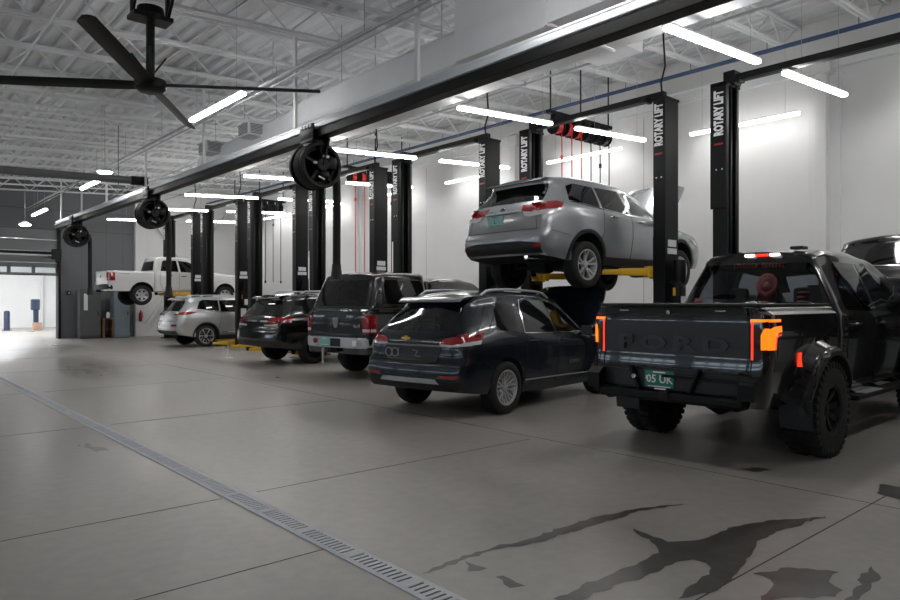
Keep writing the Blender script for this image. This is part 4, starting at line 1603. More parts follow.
# dark blue SUV parked nose-in with its hood up
EQ = dict(L=4.65, hw=.92, R=.355, ra=.96, fa=3.685, arch=.405, track=.79, rim=.235, style='ten', paint='paint_blue',
          top=[(0, 1.50), (.3, 1.58), (.8, 1.625), (1.5, 1.645), (2.2, 1.625), (2.7, 1.55), (3.35, 1.10), (3.5, 1.06), (4.2, .98), (4.65, .84)],
          belt=[(0, .98), (.6, 1.04), (1.2, 1.04), (2.5, .99), (3.3, .97), (4.2, .88), (4.65, .74)],
          low=[(0, .36), (.5, .30), (2, .23), (2.5, .23), (4.1, .25), (4.65, .3)],
          hwk=[(0, .90), (.9, .92), (2.5, .90), (3.7, .92), (4.65, .86)],
          rwk=[(0, .60), (.9, .63), (2, .62), (2.7, .60), (3.3, .70), (4.65, .66)],
          rear=[(.3, .12), (.42, .03), (.55, 0), (.72, .03), (.78, .09), (.95, .10), (1.05, .13), (1.2, .24), (1.45, .46), (1.54, .50), (1.7, .4)],
          front=[(.2, .15), (.4, .02), (.6, 0), (.8, .05), (1, .2)],
          side_glass=[([(.80, 1.13), (1.26, 1.10), (1.40, 1.47), (1.02, 1.49), (.9, 1.38)], 'glass'),
                      ([(1.45, 1.08), (1.56, 1.47), (1.75, 1.535), (2.2, 1.525), (2.25, 1.07)], 'glass'),
                      ([(2.33, 1.07), (2.29, 1.52), (2.55, 1.47), (2.85, 1.31), (3.08, 1.12), (3.05, 1.05)], 'glass')],
          rear_glass=[(-.60, 1.13), (.60, 1.13), (.60, 1.22), (.52, 1.43), (-.52, 1.43), (-.60, 1.22)],
          windshield=[(-.62, 1.15), (.62, 1.15), (.54, 1.48), (-.54, 1.48)],
          lamp_rear=[([(-.46, .965), (-.52, 1.03), (-.865, 1.085), (-.865, .99), (-.62, .955)], 0), ([(-.46, .935), (-.48, .962), (-.66, .955), (-.865, .985), (-.865, .945), (-.64, .925)], 1),
                     ],
          lamp_side=[([(.13, .99), (.13, 1.085), (.42, 1.115), (.50, 1.10), (.44, 1.03)], 0), ([(.13, .945), (.13, .985), (.42, 1.02), (.38, .965)], 1)],
          headlamp=[(4.05, .80), (4.4, .74), (4.42, .68), (4.2, .72)],
          gaps_side=[[(1.46, 1.06), (1.42, .72), (1.38, .60), (1.36, .36), (2.2, .34)], [(2.28, 1.06), (2.28, .7), (2.24, .34), (3.1, .36), (3.16, .7), (3.1, 1.02)], [(.95, 1.40), (.62, 1.12)], [(.45, .72), (.62, .66)]],
          gaps_rear=[[(-.70, .70), (.70, .70)], [(-.70, .70), (-.62, .92), (-.62, 1.1)], [(.70, .70), (.62, .92), (.62, 1.1)]],
          rear_panels=[([(-.44, .74), (.44, .74), (.50, .92), (-.50, .92)], 'plastic', 'tailgate_panel', .006),
                       ([(-.76, .34), (.76, .34), (.80, .50), (-.80, .50)], 'plastic', 'lower_bumper', .010),
                       ([(-.52, .455), (.52, .455), (.46, .515), (-.46, .515)], 'alu', 'bumper_trim', .022),
                       ([(-.80, .535), (-.50, .535), (-.54, .57), (-.80, .57)], 'lens_red', 'reflector', .014),
                       ([(.50, .535), (.80, .535), (.80, .57), (.54, .57)], 'lens_red', 'reflector', .014)],
          mouldings=[('B', [(1.42, 1.07), (3.08, 1.045)], .010, 'chrome', 'window_trim'), ('B', [(1.42, 1.07), (1.52, 1.42), (1.60, 1.53), (1.78, 1.565)], .012, 'chrome', 'window_trim'),
                     ('R', [(-.48, .935), (.48, .935)], .013, 'badge', 'tailgate_trim'),
                     ('B', [(1.40, .42), (3.2, .40)], .010, 'badge', 'sill_trim')],
          rails=(.8, 2.5, .56, 'alu'), spoiler=(.44, 1.552, .56, 'paint_blue', .07), mirror=(2.95, 1.02, .90), mirror_mat='paint_blue',
          handles=[(1.62, .955), (2.5, .945)], handle_mat='paint_blue')
eq = suv('suv', 'dark blue SUV with gold badge and opened hood, parked beside the black pickup', (6.95 - .96 * S * .988, 7.82 - .96 * S * .156, 0), math.radians(9), S, EQ)
bm = bmesh.new()
p = eq.at('R', 0.12, 1.02)
x = p.x - .012
prism(bm, [(.12 - .075, 1.005), (.12 - .028, 1.005), (.12 - .024, .985), (.12 + .035, .985), (.12 + .035, 1.005), (.12 + .075, 1.005), (.12 + .085, 1.037), (.12 + .03, 1.037), (.12 + .028, 1.055), (.12 - .03, 1.055), (.12 - .03, 1.037), (.12 - .065, 1.037)], x - .006, x + .03, 'X')
obj('badge', bm, 'gold', eq.root)
bm = bmesh.new()
p = eq.at('R', .25, .82)
for y in (.42, .30):
    lathe(bm, [(.05, -.004), (.062, -.004), (.062, .004), (.05, .004)], 20, 'X', (p.x - .012, y, .83))
box(bm, (p.x - .012, .36, .83), (.006, .014, .12)); box(bm, (p.x - .012, .24, .83), (.006, .014, .12))
tube(bm, [(p.x - .014, -.02, .87), (p.x - .014, -.12, .86), (p.x - .014, -.06, .80), (p.x - .014, -.16, .79)], .006, 6)
obj('dealer_plate_print', bm, 'badge', eq.root)
bm = bmesh.new()
p = eq.at('S', 2.75, .60)
text_into(bm, 'EQUINOX', .07, frame_mtx((2.75, p.y - .004, .60), (1, 0, 0), (0, 0, 1)), .004)
obj('door_lettering', bm, 'badge', eq.root)
hood_panel(eq, 3.45, 4.5, 1.02, .78, math.radians(52), 'paint_blue')

# silver SUV up on the lift
HL = dict(L=4.89, hw=.9625, R=.378, ra=1.10, fa=3.89, arch=.435, track=.82, rim=.245, style='five_pair', paint='paint_silver', droop=.08, tw=.24,
          top=[(0, 1.65), (.3, 1.70), (.9, 1.745), (1.6, 1.755), (2.3, 1.73), (2.8, 1.64), (3.45, 1.25), (3.6, 1.18), (4.4, 1.06), (4.89, .92)],
          belt=[(0, 1.18), (.6, 1.22), (1.3, 1.21), (2.6, 1.14), (3.4, 1.09), (4.4, .96), (4.89, .82)],
          low=[(0, .42), (.5, .36), (2, .30), (2.5, .30), (4.3, .32), (4.89, .36)],
          hwk=[(0, .93), (.9, .96), (2.5, .945), (3.9, .9625), (4.89, .90)],
          rwk=[(0, .66), (.9, .68), (2, .67), (2.8, .64), (3.5, .76), (4.89, .70)],
          rear=[(.3, .22), (.45, .07), (.52, .02), (.72, 0), (.80, .07), (1.0, .10), (1.15, .15), (1.3, .26), (1.5, .43), (1.58, .45), (1.7, .38)],
          front=[(.2, .15), (.4, .02), (.6, 0), (.9, .05), (1.1, .2)],
          side_glass=[([(.70, 1.31), (1.46, 1.255), (1.50, 1.61), (1.00, 1.625), (.80, 1.56)], 'glass'), ([(1.53, 1.25), (1.56, 1.615), (2.24, 1.625), (2.28, 1.20)], 'glass'),
                      ([(2.33, 1.195), (2.30, 1.62), (2.55, 1.60), (2.95, 1.43), (3.26, 1.21), (3.24, 1.16)], 'glass_see_lt')],
          rear_glass=[(-.72, 1.285), (.72, 1.285), (.71, 1.36), (.62, 1.58), (-.62, 1.58), (-.71, 1.36)],
          windshield=[(-.66, 1.27), (.66, 1.27), (.58, 1.58), (-.58, 1.58)],
          lamp_rear=[([(-.42, 1.13), (-.38, 1.235), (-.66, 1.215), (-.85, 1.235), (-.85, 1.12), (-.62, 1.10)], 0), ([(-.50, 1.04), (-.44, 1.115), (-.62, 1.095), (-.85, 1.115), (-.85, 1.04), (-.6, 1.02)], 1)],
          lamp_side=[([(.10, 1.12), (.10, 1.235), (.42, 1.275), (.54, 1.255), (.44, 1.15)], 0), ([(.10, 1.04), (.10, 1.115), (.42, 1.14), (.30, 1.06)], 1)],
          headlamp=[(4.25, .90), (4.6, .84), (4.62, .76), (4.4, .8)],
          gaps_side=[[(1.54, 1.22), (1.52, .86), (1.46, .74), (1.46, .44), (2.3, .44)], [(2.34, 1.17), (2.34, .8), (2.30, .44), (3.3, .44), (3.36, .75), (3.3, 1.06)], [(.24, .80), (.66, .74)]],
          gaps_rear=[[(-.76, .82), (.76, .82)], [(-.76, .82), (-.72, 1.0), (-.70, 1.25)], [(.76, .82), (.72, 1.0), (.70, 1.25)], [(-.3, 1.10), (.3, 1.10)]],
          clad=.06,
          rear_panels=[([(-.84, .45), (.84, .45), (.84, .60), (.5, .64), (-.5, .64), (-.84, .60)], 'plastic', 'lower_bumper', .012),
                       ([(-.36, .90), (.36, .90), (.40, 1.09), (-.40, 1.09)], 'paint_silver', 'plate_recess', -.012),
                       ([(-.85, .53), (-.74, .53), (-.74, .59), (-.85, .595)], 'lens_red', 'reflector', .02),
                       ([(.74, .53), (.85, .53), (.85, .595), (.74, .59)], 'lens_red', 'reflector', .02)],
          mouldings=[('R', [(-.40, 1.125), (.40, 1.125)], .016, 'alu', 'tailgate_trim'), ('B', [(.70, 1.295), (1.48, 1.24), (2.3, 1.185), (3.24, 1.145)], .009, 'chrome', 'window_trim')],
          cuts=[('S', [(2.36, 1.21), (2.34, 1.60), (2.55, 1.58), (2.95, 1.42), (3.2, 1.22)]), ('L', [(2.36, 1.21), (2.34, 1.60), (2.55, 1.58), (2.95, 1.42), (3.2, 1.22)]), ('F', [(-.60, 1.30), (.60, 1.30), (.54, 1.56), (-.54, 1.56)])],
          spoiler=(.42, 1.665, .60, 'plastic', .12), mirror=(3.1, 1.12, .93),
          handles=[(1.80, 1.11), (2.62, 1.085)], handle_mat='chrome')
hl = suv('suv', 'silver SUV raised high on the lift with yellow arms and its hood up', (9.57 - 1.10 * S, 8.35, 1.84 + .085), 0, S, HL)
plate(hl, 0.12, 1.0, 'L', 'plate_teal', 'plate_green', .34, .17, .006, True, .10)
bm = bmesh.new(); p = hl.at('R', 0, 1.165)
for rx, rz_ in ((.055, .036), (.02, .034), (.045, .014)):
    tube(bm, [(p.x - .006, rx * math.cos(2 * PI * i / 20), 1.165 + rz_ * math.sin(2 * PI * i / 20) + (.014 if rz_ == .014 else 0)) for i in range(20)], .006, 6, 0, True)
obj('badge', bm, 'chrome', hl.root, 50)
bm = bmesh.new()
tube(bm, [(1.9, -.35, .30), (1.35, -.40, .30), (1.15, -.45, .48), (.75, -.48, .42), (.35, -.50, .40)], .035, 10)
box(bm, (.62, -.35, .42), (.36, .5, .2), .08)
obj('muffler', bm, 'under', hl.root, 50)
bm = bmesh.new(); tube(bm, [(.36, -.5, .41), (.08, -.52, .40)], .042, 12, 0, False, False); tube(bm, [(.30, -.5, .41), (.085, -.52, .40)], .036, 12); obj('exhaust_tip', bm, 'chrome', hl.root, 50)
hood_panel(hl, 3.55, 4.75, 1.15, .80, math.radians(50), 'paint_silver')

# low silver SUV beyond the empty lift
OL = dict(L=4.71, hw=.93, R=.365, ra=1.0, fa=3.705, arch=.42, track=.80, rim=.26, style='swirl', paint='paint_silver2',
          top=[(0, 1.62), (.3, 1.66), (.9, 1.69), (1.6, 1.70), (2.3, 1.68), (2.75, 1.60), (3.4, 1.20), (3.55, 1.14), (4.3, 1.08), (4.71, .96)],
          belt=[(0, 1.08), (.6, 1.12), (1.3, 1.12), (2.6, 1.08), (3.4, 1.06), (4.3, .98), (4.71, .86)],
          low=[(0, .42), (.5, .34), (2, .25), (2.5, .25), (4.2, .28), (4.71, .34)],
          hwk=[(0, .91), (.9, .93), (2.5, .915), (3.7, .93), (4.71, .88)], rwk=[(0, .64), (.9, .66), (2, .66), (2.7, .63), (3.5, .74), (4.71, .68)],
          rear=[(.3, .22), (.45, .06), (.55, 0), (.78, .0), (.9, .06), (1.05, .08), (1.15, .14), (1.3, .25), (1.5, .40), (1.6, .40), (1.75, .32)],
          front=[(.2, .15), (.4, .02), (.6, 0), (.9, .04), (1.1, .15)],
          side_glass=[([(.70, 1.27), (1.46, 1.20), (1.49, 1.56), (.98, 1.58), (.84, 1.52)], 'glass'), ([(1.52, 1.18), (1.54, 1.56), (2.2, 1.575), (2.24, 1.15)], 'glass'), ([(2.31, 1.15), (2.28, 1.57), (2.55, 1.54), (2.95, 1.36), (3.2, 1.17), (3.18, 1.12)], 'glass')],
          rear_glass=[(-.66, 1.20), (.66, 1.20), (.66, 1.30), (.56, 1.53), (-.56, 1.53), (-.66, 1.30)], windshield=[(-.64, 1.22), (.64, 1.22), (.57, 1.53), (-.57, 1.53)],
          lamp_rear=[([(-.50, 1.06), (-.52, 1.10), (-.84, 1.17), (-.84, 1.08)], 0)], lamp_side=[([(.16, 1.07), (.16, 1.17), (.5, 1.18), (.66, 1.15), (.4, 1.09)], 0)],
          headlamp=[(4.05, .98), (4.42, .96), (4.44, .88), (4.2, .9)],
          gaps_side=[[(1.52, 1.14), (1.5, .82), (1.44, .7), (1.42, .40), (2.26, .40)], [(2.31, 1.1), (2.31, .8), (2.28, .40), (3.2, .42), (3.26, .75), (3.2, 1.06)]],
          gaps_rear=[[(-.78, .86), (.78, .86)], [(-.78, .86), (-.72, 1.04)], [(.78, .86), (.72, 1.04)]],
          clad=.05, rear_panels=[([(-.80, .40), (.80, .40), (.78, .55), (-.78, .55)], 'plastic', 'lower_bumper', .012), ([(-.82, .70), (-.50, .70), (-.50, .76), (-.82, .77)], 'lens_red', 'reflector', .012), ([(.50, .70), (.82, .70), (.82, .77), (.50, .76)], 'lens_red', 'reflector', .012)],
          mouldings=[('B', [(.95, 1.20), (1.5, 1.165), (3.2, 1.115)], .010, 'chrome', 'window_trim'), ('B', [(1.5, .48), (3.2, .46)], .014, 'chrome', 'sill_trim')],
          rails=(.9, 2.6, .58, 'alu'), spoiler=(.36, 1.63, .58, 'paint_silver2', .07), mirror=(3.05, 1.14, .90), handles=[(1.78, 1.03), (2.6, 1.02)])
ol = suv('suv', 'low silver SUV standing on the floor by the lowered yellow lift arms', (9.65 - 1.0 * S, 25.25, 0), math.radians(3), S, OL)

# black SUV with a red lamp bar
BK = dict(L=5.0, hw=.98, R=.385, ra=1.10, fa=3.98, arch=.435, track=.83, rim=.25, style='five_pair', paint='paint_black', rim_mat='black_satin',
          top=[(0, 1.62), (.3, 1.67), (.9, 1.72), (1.6, 1.73), (2.3, 1.71), (2.85, 1.62), (3.5, 1.22), (3.65, 1.16), (4.5, 1.08), (5.0, .95)],
          belt=[(0, 1.10), (.6, 1.14), (1.3, 1.13), (2.6, 1.09), (3.5, 1.07), (4.5, .98), (5.0, .86)],
          low=[(0, .44), (.5, .36), (2, .27), (2.5, .27), (4.4, .30), (5.0, .36)],
          hwk=[(0, .95), (.9, .98), (2.5, .96), (4, .98), (5, .92)], rwk=[(0, .66), (.9, .69), (2, .69), (2.8, .66), (3.6, .78), (5, .72)],
          rear=[(.3, .2), (.45, .06), (.6, 0), (.78, .02), (.9, .06), (1.05, .08), (1.15, .13), (1.3, .24), (1.5, .38), (1.6, .38), (1.75, .3)],
          front=[(.2, .15), (.4, .02), (.6, 0), (.9, .04), (1.1, .15)],
          side_glass=[([(.80, 1.22), (1.46, 1.19), (1.5, 1.57), (1.0, 1.59), (.86, 1.48)], 'glass'), ([(1.56, 1.18), (1.58, 1.57), (2.28, 1.59), (2.32, 1.16)], 'glass'), ([(2.39, 1.16), (2.36, 1.58), (2.6, 1.55), (3.05, 1.36), (3.3, 1.18), (3.28, 1.13)], 'glass')],
          rear_glass=[(-.68, 1.20), (.68, 1.20), (.68, 1.30), (.58, 1.54), (-.58, 1.54), (-.68, 1.30)], windshield=[(-.66, 1.24), (.66, 1.24), (.58, 1.55), (-.58, 1.55)],
          lamp_rear=[([(-.56, 1.0), (-.54, 1.13), (-.88, 1.15), (-.88, 1.0)], 0), ([(-.86, .93), (-.40, .93), (-.40, .965), (-.86, .985)], 1)], lamp_side=[([(.16, 1.0), (.16, 1.15), (.48, 1.16), (.40, 1.02)], 0)],
          headlamp=[(4.3, .98), (4.7, .94), (4.72, .84), (4.45, .88)],
          gaps_side=[[(1.58, 1.14), (1.56, .82), (1.5, .7), (1.48, .42), (2.34, .42)], [(2.39, 1.1), (2.39, .8), (2.36, .42), (3.36, .44), (3.42, .75), (3.36, 1.06)]],
          gaps_rear=[[(-.80, .82), (.80, .82)]],
          rear_panels=[([(-.52, 1.03), (.52, 1.03), (.52, 1.07), (-.52, 1.07)], 'chrome', 'chrome_bar', .012), ([(-.84, .42), (.84, .42), (.82, .58), (-.82, .58)], 'plastic', 'lower_bumper', .012)],
          mouldings=[('B', [(.80, 1.20), (3.3, 1.12)], .011, 'chrome', 'window_trim')],
          rails=(.9, 2.7, .60, 'alu'), spoiler=(.36, 1.645, .60, 'paint_black', .08), mirror=(3.15, 1.16, .95), handles=[(1.84, 1.05), (2.68, 1.04)], handle_mat='chrome')
bk = suv('suv', 'black SUV with red tail lamps, parked between the grey pickup and the empty lift', (9.05 - 1.1 * S, 16.75 - .1, 0), math.radians(5), S, BK)

# dark SUV side-on to the wall, on a low platform, mostly hidden by the black pickup
BK2 = dict(BK); BK2.pop('rails'); BK2.pop('spoiler')
wl = suv('suv', 'dark SUV standing crosswise between the lit black pickup and the bay wall', (13.98, 5.05, 1.02), -PI / 2, 1.0, BK2)
bm = bmesh.new()
wl.seam(bm, 'B', [(1.50, 1.16), (1.52, 1.40), (1.62, 1.56), (1.85, 1.615), (2.3, 1.62)], .02, .004, 0, False, 8)
obj('window_frame_trim', bm, 'chrome', wl.root, 50)
t = thing('lift_platform', 'low black platform carrying the crosswise dark SUV by the wall', 'platform', (13.98, 2.5, 0))
for s in (-1, 1):
    bm = bmesh.new(); box(bm, (s * .76, 0, .955), (.44, 5.2, .11), .01); obj('runway', bm, 'black_satin', t)
    for y in (-2.2, 2.2):
        bm = bmesh.new(); box(bm, (s * .76, y, .45), (.16, .16, .9), .01); box(bm, (s * .76, y, .01), (.3, .3, .02)); obj('leg', bm, 'black_satin', t)


# ------------------------------------------------------------------ pickups
def pickup(name, label, loc, rz, scale, sp):
    car = Car(name, label, loc, rz, scale, 'truck')
    ra, fa, R, L = sp['ra'], sp['fa'], sp['R'], sp['L']
    wz = sp.get('wz', R)
    A = sp['arch']
    rail, bl = sp['rail'], sp['bedlen']
    flat = [(0, 0), (3, 0)]
    hw = sp['hw']
    bsec = ((0, .94), (.2, .975), (.5, .99), (.75, 1.0), (1, .985))
    bm = loft(bl, [(0, rail), (9, rail)], [(0, rail - .07), (9, rail - .07)], sp['low'], [(0, hw), (9, hw)], [(0, hw - .05), (9, hw - .05)],
              sp['bed_rear'], flat, [(ra, wz, A)], sec=bsec, z0=sp['low'][0][1], er=.05, crown=.0, rr=.12, cr=.07, fr=.02, cf=.01, bulge=.02, fbulge=0, N=26, flare=sp.get('flare', 0))
    car.shell('bed', bm, [sp['paint'], 'under'])
    cl = L - bl - .03
    bm = loft(cl, sp['top'], sp['belt'], sp['low'], [(0, hw), (L - 1, hw), (L, hw - .06)], sp['rwk'], sp['cab_rear'], sp['front'], [(fa, wz, A)], x0=bl + .03, sec=bsec,
              z0=sp['low'][0][1], er=.11, crown=.035, rr=.1, cr=.06, bulge=.05, N=56, rfall=.5, flare=sp.get('flare', 0), ffall=.6)
    cab = car.shell('cab', bm, [sp['paint'], 'under'])
    if sp.get('cap'):
        c = sp['cap']
        bm = loft(bl - .06, c['top'], c['belt'], [(0, rail - .02), (9, rail - .02)], [(0, hw - .03), (9, hw - .03)], [(0, c['rw']), (9, c['rw'])], c['rear'], [(0, 0), (9, 0)], [], x0=.05, sec=((0, 1), (1, 1)), z0=rail - .05,
                  er=.10, crown=.04, rr=.25, cr=.12, fr=.1, cf=.05, bulge=.05, fbulge=.02, N=26)
        car.shell('truck_cap', bm, [sp['paint'], 'under'])
    for poly, m in sp['side_glass']:
        for ax in 'SL':
            bm = bmesh.new(); car.patch(bm, ax, poly, .005, .03, .07); obj('side_window', bm, m, car.root, 50)
    bm = bmesh.new(); car.patch(bm, 'R', sp['rear_glass'], .005, .03, .08, 0, .5); rw_ = obj('rear_window', bm, sp.get('pane', 'glass'), car.root, 50)
    bm = bmesh.new(); car.patch(bm, 'F', sp['windshield'], .005, .03, .1); obj('windshield', bm, sp.get('pane', 'glass'), car.root, 50)
    for ax, poly in sp.get('cuts', ()):
        car.cut(cab, ax, poly)
    if sp.get('cuts'):
        bm = bmesh.new()
        for x, zz in ((2.35, 1.30), (3.15, 1.26)):
            for y in (-.38, .38):
                box(bm, (x, y, zz - .25), (.16, .5, .7), .06, 0, Matrix.Rotation(-.12, 4, 'Y'))
                box(bm, (x - .08, y, zz + .27), (.10, .24, .2), .05)
        box(bm, (3.95, 0, 1.25), (.5, 1.3, .3), .08)
        lathe(bm, [(.16, -.015), (.19, -.015), (.19, .015), (.16, .015)], 20, 'X', (3.62, .38, 1.3))
        obj('seats', bm, 'under', car.root, 40)
    for sg in (-1, 1):
        ax = 'S' if sg < 0 else 'L'
        bm = bmesh.new()
        for poly, mi in sp['lamp_rear']:
            car.patch(bm, 'R', [(sg * -a, b) for a, b in poly], .010 + .004 * mi, .05, .04, mi, .2)
        for poly, mi in sp['lamp_side']:
            car.patch(bm, ax, poly, .010 + .004 * mi, .05, .04, mi, .2)
        obj('tail_lamp', bm, sp['lamp_mats'], car.root, 40)
        bm = bmesh.new()
        car.patch(bm, ax, sp['headlamp'], .008, .04, .06, 0, .3); obj('headlamp', bm, 'lens_clear', car.root, 40)
    for ax in 'SL':
        for pts in sp['gaps_side']:
            bm = bmesh.new()
            car.seam(bm, ax, pts, .005, .001)
            obj('panel_seam', bm, 'under', car.root)
    for pts in sp.get('gaps_rear', ()):
        bm = bmesh.new()
        car.seam(bm, 'R', pts, .005, .001)
        obj('panel_seam', bm, 'under', car.root)
    for axis, poly, mname, nm, off in sp.get('panels', ()):
        bm = bmesh.new(); car.patch(bm, axis, poly, off, .05, .06, 0, .3); obj(nm, bm, mname, car.root, 40)
    # step bumper
    b = sp['bumper']
    bm = bmesh.new()
    z0, z1 = b['z']
    bw = b.get('w', hw)
    pts = [(-bw + .0, .16), (-bw + .06, -.02), (-.5, -b['d']), (.5, -b['d']), (bw - .06, -.02), (bw, .16)]
    prof = pts + [(bw - .14, .22), (-bw + .14, .22)]
    prism(bm, [(y_x[1], y_x[0]) for y_x in prof], z0, z1, 'Z')
    bmesh.ops.bevel(bm, geom=list(bm.edges), offset=.02, segments=2, affect='EDGES')
    bo = obj('rear_bumper', bm, b['mat'], car.root, 40)
    bm = bmesh.new()
    box(bm, (-b['d'] + .16, 0, z1 + .004), (.24, hw * 1.5, .012), .004)
    box(bm, (-b['d'] - .004, 0, (z0 + z1) / 2), (.012, .56, (z1 - z0) * .8), .004)
    obj('step_pad', bm, 'plastic', bo)
    bm = bmesh.new()
    box(bm, (-b['d'] + .06, 0, z0 - .05), (.22, .09, .09), .01)
    box(bm, (.1, 0, z0 - .05), (.08, 1.0, .07), .01)
    obj('hitch_receiver', bm, 'under', car.root)
    make_mirrors(car, sp['mirror'][0], sp['mirror'][1], sp['mirror'][2], sp.get('mirror_mat', sp['paint']), 1.25)
    handles(car, sp['handles'], sp.get('handle_mat', sp['paint']))
    dz = sp.get('droop', 0)
    make_wheels(car, [(x, s * sp['track'], R - dz) for x in (ra, fa) for s in (-1, 1)], R, sp['tw'], sp['rim'], sp['style'], sp.get('rim_mat', 'rim_silver'), sp.get('knobs', 0))
    zz = sp['low'][0][1]
    bm = bmesh.new()
    for s in (-1, 1):
        box(bm, (L / 2 - .1, s * .45, zz + .12), (L - 1.0, .1, .16), .02)
    box(bm, (ra + .1, 0, rail - .25), (2 * A, 2 * sp['track'] - sp['tw'] - .2, .3), .02)
    box(bm, (fa, 0, zz + .35), (2 * A, 2 * sp['track'] - sp['tw'] - .2, .3), .02)
    box(bm, (L / 2 + .3, 0, zz + .1), (1.6, 1.2, .18), .03)
    for ax in (ra, fa):
        tube(bm, [(ax, -sp['track'] + .12, R - dz), (ax, sp['track'] - .12, R - dz)], .055, 10)
        lathe(bm, [(0, -.16), (.12, -.14), (.18, 0), (.12, .14), (0, .16)], 16, 'Y', (ax, .1 if ax == ra else .3, R - dz))
        for s in (-1, 1):
            beam(bm, (ax - .7, s * .45, zz + .1), (ax, s * .5, R - dz + .05), .07, .03)
            beam(bm, (ax + .7, s * .45, zz + .1), (ax, s * .5, R - dz + .05), .07, .03)
            tube(bm, [(ax - .1, s * .55, R - dz), (ax - .2, s * .5, zz + .4)], .04, 8)
    obj('chassis', bm, 'under', car.root, 40)
    car.rear_window = rw_
    car.bumper = bo
    return car


# big black pickup, lamps lit
RP = dict(L=5.85, hw=.92, R=.455, ra=1.20, fa=4.88, arch=.535, track=.885, tw=.31, rim=.225, style='dark', rim_mat='black_satin', knobs=36, paint='paint_black', rail=1.46, bedlen=1.72, flare=.15,
          low=[(0, .56), (9, .56)], bed_rear=[(.5, .0), (.9, .0), (1.0, .02), (1.3, .02), (1.38, .03), (1.5, .0)],
          top=[(1.7, 2.03), (2.2, 2.09), (2.9, 2.10), (3.7, 2.04), (4.12, 1.84), (4.55, 1.48), (4.68, 1.41), (5.3, 1.37), (5.85, 1.22)],
          belt=[(1.7, 1.36), (3, 1.33), (4.2, 1.30), (5.3, 1.22), (5.85, 1.1)], rwk=[(1.7, .63), (2.6, .66), (3.6, .63), (4.3, .80), (5.85, .78)],
          cab_rear=[(.5, .0), (1.4, .0), (1.7, .06), (2.1, .14)], front=[(.4, .1), (.7, .0), (1.0, 0), (1.3, .06)],
          side_glass=[([(2.06, 1.42), (2.04, 1.52), (2.20, 1.91), (2.28, 1.95), (2.92, 1.95), (2.98, 1.40)], 'glass_see'), ([(3.06, 1.40), (3.02, 1.95), (3.45, 1.92), (3.85, 1.73), (4.2, 1.43), (4.17, 1.36)], 'glass_see')],
          rear_glass=[(-.76, 1.42), (.76, 1.42), (.64, 1.94), (-.64, 1.94)], pane='glass_see',
          cuts=[('R', [(-.70, 1.46), (.70, 1.46), (.59, 1.90), (-.59, 1.90)]), ('F', [(-.68, 1.52), (.68, 1.52), (.56, 1.88), (-.56, 1.88)])] + [(q, w_) for q in 'SL' for w_ in ([(2.1, 1.44), (2.08, 1.54), (2.26, 1.91), (2.88, 1.91), (2.92, 1.44)], [(3.11, 1.43), (3.08, 1.91), (3.42, 1.88), (3.8, 1.70), (4.1, 1.44)])], windshield=[(-.72, 1.50), (.72, 1.50), (.64, 1.90), (-.64, 1.90)],
          lamp_rear=[([(-.905, .98), (-.755, .98), (-.755, 1.345), (-.905, 1.345)], 0), ([(-.905, 1.325), (-.76, 1.325), (-.76, 1.35), (-.905, 1.35)], 2), ([(-.785, .99), (-.765, .99), (-.765, 1.33), (-.785, 1.33)], 1),
                     ([(-.90, 1.08), (-.85, 1.08), (-.85, 1.21), (-.875, 1.27), (-.90, 1.27)], 2)],
          lamp_side=[([(.06, 1.0), (.06, 1.345), (.26, 1.345), (.22, 1.0)], 0), ([(.06, 1.325), (.06, 1.35), (.24, 1.35), (.24, 1.325)], 2), ([(.045, 1.08), (.045, 1.26), (.12, 1.285), (.25, 1.29), (.25, 1.235), (.17, 1.23), (.12, 1.195), (.11, 1.08)], 2), ([(.125, 1.08), (.135, 1.19), (.18, 1.215), (.25, 1.218), (.25, 1.205), (.185, 1.20), (.15, 1.18), (.14, 1.08)], 1)],
          lamp_mats=['lens_dark', 'lens_lit', 'lens_amber'],
          headlamp=[(5.2, 1.05), (5.55, 1.05), (5.55, .9), (5.3, .9)],
          gaps_side=[[(2.0, 1.36), (2.0, .95), (2.12, .62), (2.90, .60)], [(3.02, 1.38), (3.02, .8), (2.98, .60), (4.1, .60), (4.22, .9), (4.2, 1.34)]],
          gaps_rear=[[(-.765, .72), (-.765, 1.44)], [(.765, .72), (.765, 1.44)]],
          panels=[('R', [(-.75, 1.0), (.75, 1.0), (.75, 1.32), (-.75, 1.32)], 'gate_grey', 'tailgate_panel', .012),
                  ('R', [(-.74, 1.385), (.74, 1.385), (.74, 1.445), (-.74, 1.445)], 'plastic', 'tailgate_spoiler', .035)],
          bumper=dict(z=(.66, .86), d=.10, mat='plastic', w=.84), mirror=(4.12, 1.44, .92), mirror_mat='plastic', handles=[(2.25, 1.26), (3.17, 1.26)])
rp = pickup('pickup_truck', 'black pickup truck nearest the camera, with lit amber and red tail lamps', (6.36, 3.83, 0), math.radians(1.5), S, RP)
gate = rp.at('R', 0, 1.17)
bm = bmesh.new()
for i, ch in enumerate('FORD'):
    text_into(bm, ch, .185, frame_mtx((gate.x - .018, .50 - i * .315, 1.10), (0, -1, 0), (0, 0, 1)), .016, 0, .007, 1.95)
obj('tailgate_lettering', bm, 'emboss', rp.root)
bm = bmesh.new()
for y in (-.5, .5):
    box(bm, (gate.x - .03, y, 1.42), (.012, .10, .014), .003)
lathe(bm, [(0, -.012), (.02, -.012), (.02, .01)], 12, 'X', (gate.x - .055, 0.0, 1.405))
obj('tailgate_camera', bm, 'chrome', rp.root)
box_bm = bmesh.new(); box(box_bm, (.87, 0, 1.475), (1.70, 1.66, .03), .01)
obj('tonneau_cover', box_bm, 'plastic', rp.root)
